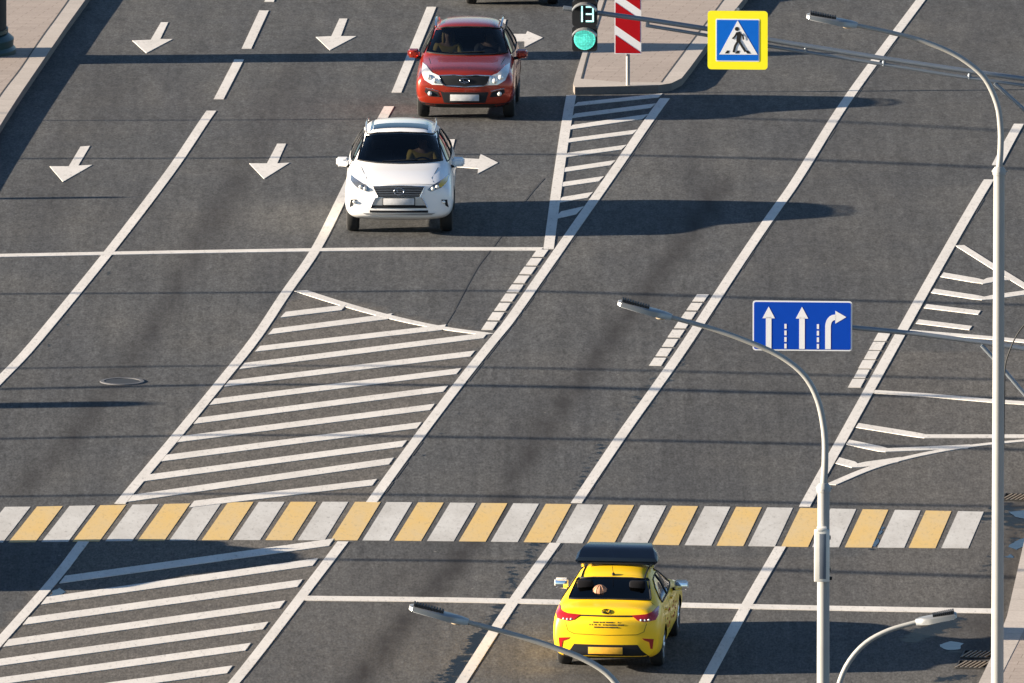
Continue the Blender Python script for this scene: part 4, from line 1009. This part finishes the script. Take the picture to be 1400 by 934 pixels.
def street_lamp(label, Y, pole_px, joint_py, arm, head, r0=.088, r1=.05):
    X = at(pole_px, joint_py, Y).x; base = Vector((X, Y, zg(Y)))
    root = empty('street_lamp', base); tag(root, label, 'street lamp', 'street lamps with long curved arms along the right pavement')
    loc = lambda p: Vector(p) - base
    zj = at(pole_px, joint_py, Y).z - base.z
    mb = MB(); mb.tube([(0, 0, -.02), (0, 0, .02), (0, 0, zj)], [r0 * 1.15, r0 * 1.15, r0], 20); p = mb.build('pole', M['pole'], root, 50)
    mb = MB(); mb.lathe([(.001, 0), (.19, 0), (.19, .03), (r0 * 1.4, .06), (r0 * 1.3, .35), (r0 * 1.05, .40), (.001, .40)], 24); mb.build('base_flange', M['pole'], p, 40)
    mb = MB(); mb.lathe([(.001, zj - .08), (r0 * 1.18, zj - .08), (r0 * 1.18, zj + .0), (r1 * 1.3, zj + .05), (.001, zj + .05)], 20)
    for k in range(3):
        a = 2.1 * k + .4; mb.tube([(math.cos(a) * r0, math.sin(a) * r0, zj - .04), (math.cos(a) * (r0 + .05), math.sin(a) * (r0 + .05), zj - .04)], .014, 6)
    mb.build('collar', M['pole'], p, 40)
    pts = [Vector((0, 0, zj))] + [loc(at(x, y, Y)) for x, y in arm]
    mb = MB(); cc = catmull(pts, .12); n = len(cc); mb.tube(cc, [r1 + (.034 - r1) * i / n for i in range(n)], 14); mb.build('arm', M['pole'], root, 60)
    led_head(root, loc(at(*head[0], Y)), loc(at(*head[1], Y)))
    return root, base
Y1 = slantY(381, 20); Y2 = slantY(360, 415); Y3 = slantY(336, 830); Y4 = slantY(350, 850)
street_lamp('tall street lamp at the right edge, its curved arm crossing the double mast arm', Y1, 1366, 232, [(1368, 205), (1368, 175), (1363, 142), (1347, 108), (1322, 85), (1290, 67), (1240, 50), (1172, 35)], [(1172, 35), (1103, 21)])
_, lb = street_lamp('street lamp in front of the blue lane sign with a white box on its pole', Y2, 1126, 665, [(1128, 630), (1127, 590), (1118, 547), (1100, 514), (1070, 489), (1030, 470), (975, 450), (918, 434)], [(918, 434), (845, 413)], .09, .052)
street_lamp('street lamp whose head hangs left of the yellow taxi, pole below the frame', Y3, 866, 1050, [(866, 1000), (860, 970), (848, 943), (829, 920), (800, 902), (760, 886), (700, 867), (640, 851)], [(640, 851), (560, 829)], .09, .052)
street_lamp('street lamp pointing right over the puddles beside the drain grates', Y4, 1141, 1040, [(1141, 1000), (1143, 960), (1149, 930), (1162, 903), (1184, 879), (1215, 862), (1252, 851)], [(1252, 851), (1308, 840)], .07, .045)
# cabinet on the second lamp
ca, cb = at(1113, 722, Y2), at(1134, 792, Y2); cz = (ca.z + cb.z) / 2; hh = ca.z - cb.z; cxm = (ca.x + cb.x) / 2
root = empty('control_box', (cxm, Y2 - .16, cb.z)); tag(root, 'tall narrow white control box strapped to the street lamp pole by the crosswalk', 'control box')
mb = MB(); mb.box((0, 0, hh / 2), (.23, .14, hh), bev=.012); mb.build('case', M['boxwhite'], root, 40)
mb = MB(); mb.box((.01, -.075, hh / 2), (.10, .012, hh * .88), bev=.003); mb.build('door', M['boxgrey'], root, 40)
mb = MB(); mb.box((0, 0, hh + .02), (.15, .16, .05), bev=.01); mb.build('lid', M['boxwhite'], root, 40)
mb = MB(); mb.lathe([(.10, .12), (.115, .12), (.115, .17), (.10, .17)], 20, 'z', (-.005 + lb.x - cxm, .16, 0)); mb.lathe([(.10, hh - .17), (.115, hh - .17), (.115, hh - .12), (.10, hh - .12)], 20, 'z', (-.005 + lb.x - cxm, .16, 0)); mb.box((.13, .02, .04), (.05, .05, .05), bev=.01); mb.build('clamp', M['dark'], root, 40)

# ------------------------------------------------------------------ mast arms, signs and the traffic signal
def facing(px, py, Y, yaw=R(-3)):
    """matrix of a panel whose local x is to the right, local y up, local +z towards the traffic"""
    p = at(px, py, Y); Rm = Matrix.Rotation(yaw, 4, 'Z') @ Matrix.Rotation(R(90), 4, 'X')
    return Matrix.Translation(p) @ Rm
def rrect(w_, h_, r_, n=5):
    out = []
    for cx, cy, a0 in ((w_ / 2 - r_, h_ / 2 - r_, 0), (-w_ / 2 + r_, h_ / 2 - r_, 90), (-w_ / 2 + r_, -h_ / 2 + r_, 180), (w_ / 2 - r_, -h_ / 2 + r_, 270)):
        for k in range(n + 1): a = R(a0 + 90 * k / n); out.append((cx + math.cos(a) * r_, cy + math.sin(a) * r_))
    return out
I4 = Matrix.Identity(4)
def layer(z): return Matrix.Translation((0, 0, z))
def stroke(mb, pts, w_, z, t=.002):
    pts = [Vector(p) for p in pts]; L_ = []; R_ = []
    for i, p in enumerate(pts):
        d = (pts[min(i + 1, len(pts) - 1)] - pts[max(i - 1, 0)]).normalized(); n = Vector((-d.y, d.x)) * w_ / 2
        L_.append(p + n); R_.append(p - n)
    for i in range(len(pts) - 1): mb.prism([L_[i], R_[i], R_[i + 1], L_[i + 1]], layer(z), t)
def mast(label, Y, px, arm_lines, brace, cable=None):
    top_y = arm_lines[0][-1][1] - 22
    X = at(px, 400, Y).x; base = Vector((X, Y, zg(Y))); ztop = at(px, top_y, Y).z - base.z
    root = empty('sign_mast', base); tag(root, label, 'mast')
    mb = MB(); mb.tube([(0, 0, 0), (0, 0, ztop)], [.13, .11], 20); mb.lathe([(.001, 0), (.26, 0), (.26, .03), (.15, .05), (.15, .06)], 20); mb.build('pole', M['pole'], root, 50)
    mb = MB()
    for pts, r_ in arm_lines:
        pass
    return root, base, mb
def build_mast(label, Y, px, tubes, ties, brace, extra=None):
    X = at(px, 400, Y).x; base = Vector((X, Y, zg(Y))); loc = lambda q: at(q[0], q[1], Y) - base
    ztop = loc((px, tubes[0][0][-1][1] - 25)).z
    root = empty('sign_mast', base); tag(root, label, 'mast')
    mb = MB(); mb.tube([(0, 0, 0), (0, 0, ztop)], [.13, .11], 20); mb.lathe([(.001, 0), (.26, 0), (.26, .03), (.15, .05), (.15, .06)], 20); mb.build('pole', M['pole'], root, 50)
    for pts, r_ in tubes:
        mb = MB(); mb.tube([loc(q) for q in pts], r_, 14); mb.build('arm', M['armgrey'], root, 50)
    if ties:
        mb = MB()
        for a, b in ties: mb = MB(); mb.tube([loc(a), loc(b)], .032, 10); mb.build('arm_tie', M['armgrey'], root, 50)
    mb = MB(); mb.tube([loc(q) for q in brace], .035, 10); mb.build('brace', M['armgrey'], root, 50)
    if extra:
        mb = MB(); mb.tube([p + Vector((0, -.14, 0)) for p in catmull([loc(q) for q in extra], .05)], .012, 8); mb.build('cable', M['cable'], root, 50)
    return root
YA = slantY(415, 55); YB = slantY(391, 450)
build_mast('grey mast whose double arm holds the traffic signal and the crosswalk sign', YA, 1462,
     [([(770, 11), (820, 18), (885, 27), (970, 40), (1050, 54.5), (1207, 80), (1300, 94), (1400, 108), (1462, 116)], .043), ([(884, 35), (970, 49), (1050, 63), (1207, 88), (1300, 103), (1400, 117), (1462, 125)], .030)],
     [((886, 26), (885, 37)), ((1102, 62), (1101, 72)), ((1209, 80), (1208, 90)), ((1326, 98), (1325, 108))], [(1360, 114), (1400, 150), (1462, 206)])
build_mast('grey mast whose single arm holds the blue lane sign', YB, 1452, [([(1100, 441), (1165, 448), (1250, 456), (1350, 469), (1400, 477), (1452, 485)], .040)], [], [(1342, 472), (1365, 497), (1400, 538), (1452, 598)],
     [(1372, 610), (1373, 540), (1374, 500), (1380, 478), (1390, 456), (1402, 440)])
# --- blue lane sign
sc = 32900 / 391.0 * .998
Mx = facing(1097, 445.5, YB - .07); root = empty('lane_sign'); root.matrix_basis = Mx; tag(root, 'wide blue lane sign with two straight arrows and one turning right', 'road sign')
W_, H_ = 136 / sc, 68 / sc / .985
mb = MB(); mb.prism(rrect(W_, H_, .05), layer(-.012), .012); mb.build('panel', M['signback'], root, 0)
mb = MB(); mb.prism(rrect(W_, H_, .05), layer(.001), .003); mb.build('border', M['signwhite'], root, 0)
mb = MB(); mb.prism(rrect(W_ - .045, H_ - .045, .035), layer(.005), .003); mb.build('blue_face', M['signblue'], root, 0)
mb = MB(); z = .009
def sx(x): return (x - 1097) / sc
def sy(y): return (445.5 - y) / sc / .985
for cx in (1051, 1096.5):
    stroke(mb, [(sx(cx), sy(477)), (sx(cx), sy(434))], 7.6 / sc, z); mb.prism([(sx(cx - 8.5), sy(435.5)), (sx(cx + 8.5), sy(435.5)), (sx(cx), sy(419.5))], layer(z), .002)
for cx in (1074, 1118.3):
    for k in range(4): stroke(mb, [(sx(cx), sy(443 + 9 * k)), (sx(cx), sy(449.5 + 9 * k))], 3.0 / sc, z)
stroke(mb, [(sx(1132), sy(477)), (sx(1132), sy(446))] + [(sx(1141 - 9 * math.cos(a)), sy(446 - 12.5 * math.sin(a))) for a in [R(15 * k) for k in range(1, 7)]] + [(sx(1143), sy(433.5))], 7.6 / sc, z)
mb.prism([(sx(1142), sy(442)), (sx(1142), sy(424.5)), (sx(1157), sy(433))], layer(z), .002)
mb.build('white_arrows', M['signwhite'], root, 0)
mb = MB(); mb.box((0, 0, -.04), (W_ * .9, .05, .04)); mb.box((0, -.25, -.04), (W_ * .9, .04, .04)); mb.build('bracket', M['armgrey'], root, 0)
# --- pedestrian crossing sign on yellow board
sc = 32900 / 415.0
Mx = facing(1008.5, 55, YA - .50); root = empty('crosswalk_sign'); root.matrix_basis = Mx; tag(root, 'blue crosswalk sign with walking figure on a fluorescent yellow board', 'road sign')
def sx(x): return (x - 1008.5) / sc
def sy(y): return (55 - y) / sc / .985
mb = MB(); mb.prism(rrect(82 / sc, 81 / sc, .06), layer(-.012), .012); mb.build('panel', M['signback'], root, 0)
mb = MB(); mb.prism(rrect(82 / sc, 81 / sc, .06), layer(.001), .003); mb.build('yellow_face', M['signyellow'], root, 0)
mb = MB(); mb.prism(rrect(60 / sc, 59 / sc, .02), layer(.005), .002); mb.build('white_edge', M['signwhite'], root, 0)
mb = MB(); mb.prism(rrect(57 / sc, 56 / sc, .015), layer(.008), .002); mb.build('blue_face', M['signblue2'], root, 0)
mb = MB(); mb.prism([(sx(983.5), sy(74.5)), (sx(1036), sy(74.5)), (sx(1008.5), sy(28))], layer(.011), .002); mb.build('triangle', M['signwhite'], root, 0)
mb = MB(); z = .014
mb.prism([(sx(1007.5) + math.cos(a) * 2.9 / sc, sy(39.5) + math.sin(a) * 2.9 / sc) for a in [R(30 * k) for k in range(12)]], layer(z), .002)
stroke(mb, [(sx(1009), sy(43.5)), (sx(1010.5), sy(49)), (sx(1009.5), sy(56))], 6.0 / sc, z)
stroke(mb, [(sx(1009.5), sy(55)), (sx(1005), sy(63)), (sx(1003), sy(71.5))], 3.0 / sc, z + .0021)
stroke(mb, [(sx(1010), sy(55)), (sx(1014), sy(62)), (sx(1019.5), sy(70.5))], 3.0 / sc, z + .0042)
stroke(mb, [(sx(1007.5), sy(45)), (sx(1004.5), sy(50)), (sx(1001.5), sy(53))], 2.2 / sc, z + .0021)
stroke(mb, [(sx(1011.5), sy(45)), (sx(1016), sy(49)), (sx(1016.5), sy(54))], 2.2 / sc, z + .0063)
for x0 in (993, 1007, 1021.5): mb.prism([(sx(x0 - 2), sy(73)), (sx(x0 + 3), sy(73)), (sx(x0 + 4.5), sy(69)), (sx(x0 + 1), sy(69))] if x0 < 1015 else [(sx(x0), sy(73)), (sx(x0 + 5), sy(73)), (sx(x0 + 2), sy(69)), (sx(x0 - 2.5), sy(69))], layer(z), .0015)
mb.build('walking_figure', M['signblack'], root, 0)
mb = MB(); mb.box((0, .1, -.05), (.05, .9, .06)); mb.box((0, .0, -.25), (.05, .05, .44)); mb.box((0, -.05, -.03), (.7, .05, .03)); mb.build('bracket', M['armgrey'], root, 0)
# --- traffic signal
root = empty('traffic_signal'); root.matrix_basis = facing(799.5, 35, YA - .20); tag(root, 'black traffic signal with green light lit and countdown reading 13', 'traffic signal')
def sy(y): return (35 - y) / sc / .985
mb = MB()
mb.box((0, sy(-70), -.02), (.45, .02, .2))
for cy in (-52, -17, 18, 52.5): mb.prism(rrect(34 / sc, 34.3 / sc / .985, .05), Matrix.Translation((0, sy(cy), -.11)), .17)
mb.build('housing', M['dark'], root, 40)
mb = MB()
for cy in (-17, 18, 52.5):
    rr = 17.3 / sc; pts = [(math.cos(R(a)) * rr, math.sin(R(a)) * rr * .86) for a in range(22, 159, 8)]
    for (a, b) in zip(pts, pts[1:]):
        y0 = sy(cy) ; mb.add([(a[0], y0 + a[1], .05), (b[0], y0 + b[1], .05), (b[0], y0 + b[1] - .01, .24), (a[0], y0 + a[1] - .01, .24), (a[0] * 1.05, y0 + a[1] + .015, .05), (b[0] * 1.05, y0 + b[1] + .015, .05), (b[0] * 1.05, y0 + b[1] + .005, .24), (a[0] * 1.05, y0 + a[1] + .005, .24)],
               [[0, 1, 2, 3], [4, 5, 6, 7], [3, 2, 6, 7], [0, 4, 7, 3], [1, 2, 6, 5]])
mb.build('visor', M['steel'], root, 0)
mb = MB(); mb.lathe([(.001, .085), (.10, .082), (.17, .07), (.188, .058)], 32, 'z', (0, sy(53), 0)); mb.build('green_lens', sig_green, root, 60)
mb = MB(); mb.lathe([(.001, .085), (.10, .082), (.17, .07), (.188, .058)], 32, 'z', (0, sy(-17), 0)); mb.build('red_lens', simple('unlit_red_lens', (.08, .006, .006), .2), root, 60)
mb = MB(); z = .064
def seg(x0, y0, x1, y1): mb.prism([(min(x0, x1) - .013, min(y0, y1) - .013), (max(x0, x1) + .013, min(y0, y1) - .013), (max(x0, x1) + .013, max(y0, y1) + .013), (min(x0, x1) - .013, max(y0, y1) + .013)], layer(z), .002)
cyc = sy(18.5); hgt = .125; x3a, x3b = .035, .145
seg(-.045, cyc - hgt, -.045, cyc + hgt)
seg(x3b, cyc - hgt, x3b, cyc + hgt)
for yy in (-hgt, 0, hgt):
    z = .0665; seg(x3a, cyc + yy, x3b - .028, cyc + yy); z = .064
mb.build('countdown_digits', sig_digit, root, 0)
mb = MB(); mb.box((0, sy(15), -.15), (.10, .10, .10), bev=.01); mb.build('bracket', M['armgrey'], root, 40)
# --- red and white board on the island
base = P(858.5, 117, KH); root = empty('hazard_board', base, (0, 0, R(-3))); tag(root, 'red and white diagonally striped board on a thin post at the island nose', 'road sign')
sc = 32900 / (base.y - CAMY) * math.cos(PITCH)
zb = 43.5 / sc / .985; wB = 36.5 / sc; hB = 2.1
mb = MB(); mb.tube([(0, 0, 0), (0, 0, zb + hB)], .038, 14); mb.build('post', M['pole'], root, 50)
Mx = Matrix.Translation((.0, -.05, zb)) @ Matrix.Rotation(R(90), 4, 'X')
mb = MB(); mb.prism([(-wB / 2, 0), (wB / 2, 0), (wB / 2, hB), (-wB / 2, hB)], Mx, .01); mb.build('panel', M['signwhite'], root, 0)
def clip(poly_, k, keep_above, val):
    out = []
    for i in range(len(poly_)):
        a, b = poly_[i], poly_[(i + 1) % len(poly_)]; fa = (a[k] - val) * (1 if keep_above else -1); fb = (b[k] - val) * (1 if keep_above else -1)
        if fa >= 0: out.append(a)
        if fa * fb < 0: t = fa / (fa - fb); out.append((a[0] + (b[0] - a[0]) * t, a[1] + (b[1] - a[1]) * t))
    return out
mb = MB(); per = 45 / sc; wr_ = .69; e = .018
for k in range(-2, 8):
    # white bands occupy 13 px of each 45 px period; red the rest. band centre at left edge is 33 px above the foot
    yl = 33 / sc + 6.5 / sc + k * per; red_h = 32 / sc; x0, x1 = -wB / 2 + e, wB / 2 - e; dr = -wr_ * (x1 - x0)
    q = [(x0, yl), (x1, yl + dr), (x1, yl + dr + red_h), (x0, yl + red_h)]
    q = clip(clip(q, 1, True, e), 1, False, hB - e) if q else q
    if len(q) >= 3: mb.prism(q, Mx @ layer(.012), .002)
mb.build('red_stripes', M['signred'], root, 0)

# ------------------------------------------------------------------ advertising column, posts, covers, grates
b_ = P(-50, 73, KH); root = empty('advertising_column', b_); tag(root, 'dark green round advertising column on the pavement at the top left corner', 'advertising column')
def scale_r(mb, k):
    for v in mb.v: v.x *= k; v.y *= k
mb = MB(); mb.lathe([(.001, 0), (.78, 0), (.78, .10), (.74, .16), (.75, .30), (.70, .36), (.66, .40), (.001, .40)], 40); scale_r(mb, 1.30); mb.build('base', M['green'], root, 40)
mb = MB(); mb.lathe([(.001, .38), (.64, .38), (.64, 2.75), (.001, 2.75)], 40); scale_r(mb, 1.30); mb.build('drum', M['dark'], root, 40)
mb = MB(); mb.lathe([(.645, .42), (.665, .42), (.665, .50), (.645, .50)], 40); mb.lathe([(.645, 2.66), (.70, 2.68), (.74, 2.80), (.70, 2.88), (.58, 3.05), (.42, 3.30), (.22, 3.50), (.10, 3.58), (.06, 3.70), (.001, 3.80)], 40); scale_r(mb, 1.30); mb.build('cornice_and_dome', M['green'], root, 50)
for k in range(4):
    mb = MB(); a = R(45 + 90 * k); mb.tube([(math.cos(a) * .655, math.sin(a) * .655, .4), (math.cos(a) * .655, math.sin(a) * .655, 2.7)], .03, 8); scale_r(mb, 1.30); mb.build('rib', M['pole'] if k == 3 else M['green'], root, 50)
c0 = P(167, 522); root = empty('manhole_cover', (c0.x, c0.y, zg(c0.y)), (math.atan(slope(c0.y)), 0, 0)); tag(root, 'round iron manhole cover in the left lane of the road', 'manhole cover')
mb = MB(); mb.lathe([(.001, .010), (.30, .010), (.30, .002)], 36); mb.build('lid', M['iron'], root, 40)
mb = MB(); mb.lathe([(.315, .002), (.315, .016), (.38, .016), (.39, .002)], 36); mb.build('rim', simple('worn_iron_ring', (.10, .10, .105), .7, .2), root, 40)
def grate(label, px, py, wpx=1.0):
    c0 = P(px, py); root = empty('drain_grate', (c0.x, c0.y, zg(c0.y) + .001), (math.atan(slope(c0.y)), 0, R(-7))); tag(root, label, 'drain grate', 'iron drain grates at the right kerb')
    mb = MB(); mb.box((0, 0, .003), (.50, .60, .008)); mb.build('pit', M['under'], root, 0)
    mb = MB()
    for s_ in (1, -1): mb.box((s_ * .245, 0, .014), (.02, .62, .022)); mb.box((0, s_ * .30, .014), (.47, .02, .022))
    mb.build('frame', M['iron'], root, 0)
    mb = MB()
    for k in range(6): mb.box((-.19 + .076 * k, 0, .018), (.022, .58, .016), Euler((0, 0, R(-12))))
    mb.build('grille_bars', simple('worn_grate', (.30, .25, .19), .6, .3), root, 0)
grate('iron drain grate by the kerb, the farther of the lower pair', 1337, 896); grate('iron drain grate by the kerb, the nearer of the lower pair', 1330, 910); grate('iron drain grate at the right edge above the crosswalk end', 1392, 681)
# cables strung beyond the left edge, whose shadows cross the road
def cable(label, px_pts, h=6.5, r=.05):
    pts = []; r *= 1.25
    g = [P(*q) for q in px_pts]; k = (g[0] - g[1]) * 2.0; g = [g[0] + k] + g + [g[-1] + (g[-1] - g[-2]) * .15]
    for i, q in enumerate(g):
        hh = h; p = Vector((q.x, q.y, zg(q.y))) + S * (hh / S.z); pts.append(p)
    mb = MB(); mb.tube(catmull(pts, .8), r, 8); tag(mb.build('overhead_cable', M['cable'], None, 60), label, 'cable', 'overhead cables left of the road')
cable('overhead cable left of the road, farthest of the eight', [(0, 165), (350, 164), (700, 161.5), (1050, 163), (1400, 180)], 6.5, .042)
cable('overhead cable left of the road, second farthest of the eight', [(0, 217), (350, 216), (700, 211), (1050, 217), (1400, 231)], 6.5, .055)
cable('overhead cable left of the road, third farthest of the eight', [(0, 402), (350, 400), (700, 398), (1050, 408), (1400, 417)], 6.5, .055)
cable('overhead cable left of the road, fourth farthest of the eight', [(0, 504), (350, 500), (700, 503), (1050, 511), (1400, 520)], 6.5, .045)
cable('overhead cable left of the road, thicker and fourth nearest of the eight', [(0, 532), (350, 526), (700, 528), (1050, 537), (1400, 545)], 6.5, .075)
cable('overhead cable left of the road, third nearest of the eight', [(0, 600), (350, 595), (700, 599), (1050, 606), (1400, 615)], 6.5, .06)
cable('overhead cable left of the road, second nearest of the eight', [(0, 679), (350, 675), (700, 679), (1050, 687), (1400, 693)], 6.5, .055)
cable('overhead cable left of the road, nearest of the eight', [(430, 765), (700, 768), (1050, 779), (1400, 790)], 6.5, .06)
def post(label, tip_px, tip_py, h, r):  # stand-in posts out of view, sized so their shadow tips reach the road
    g = P(tip_px, tip_py); p = Vector((g.x, g.y, 0)) + Vector((S.x, S.y, 0)) * (h / S.z); root = empty('shadow_post', (p.x, p.y, zg(p.y))); tag(root, label, 'post', 'unseen posts left of the road, added for their shadows')
    mb = MB(); mb.lathe([(.001, 0), (r * 1.5, 0), (r * 1.5, .15), (r, .2), (r, h - .1), (r * .6, h), (.001, h)], 24); mb.build('shaft', M['concrete'], root, 40)
post('slender unseen post left of the road, added for its shadow, the farther of two', 152, 270, 3.6, .13); post('stout unseen post left of the road, added for its shadow, the nearer of two', 192, 552, 3.6, .30)
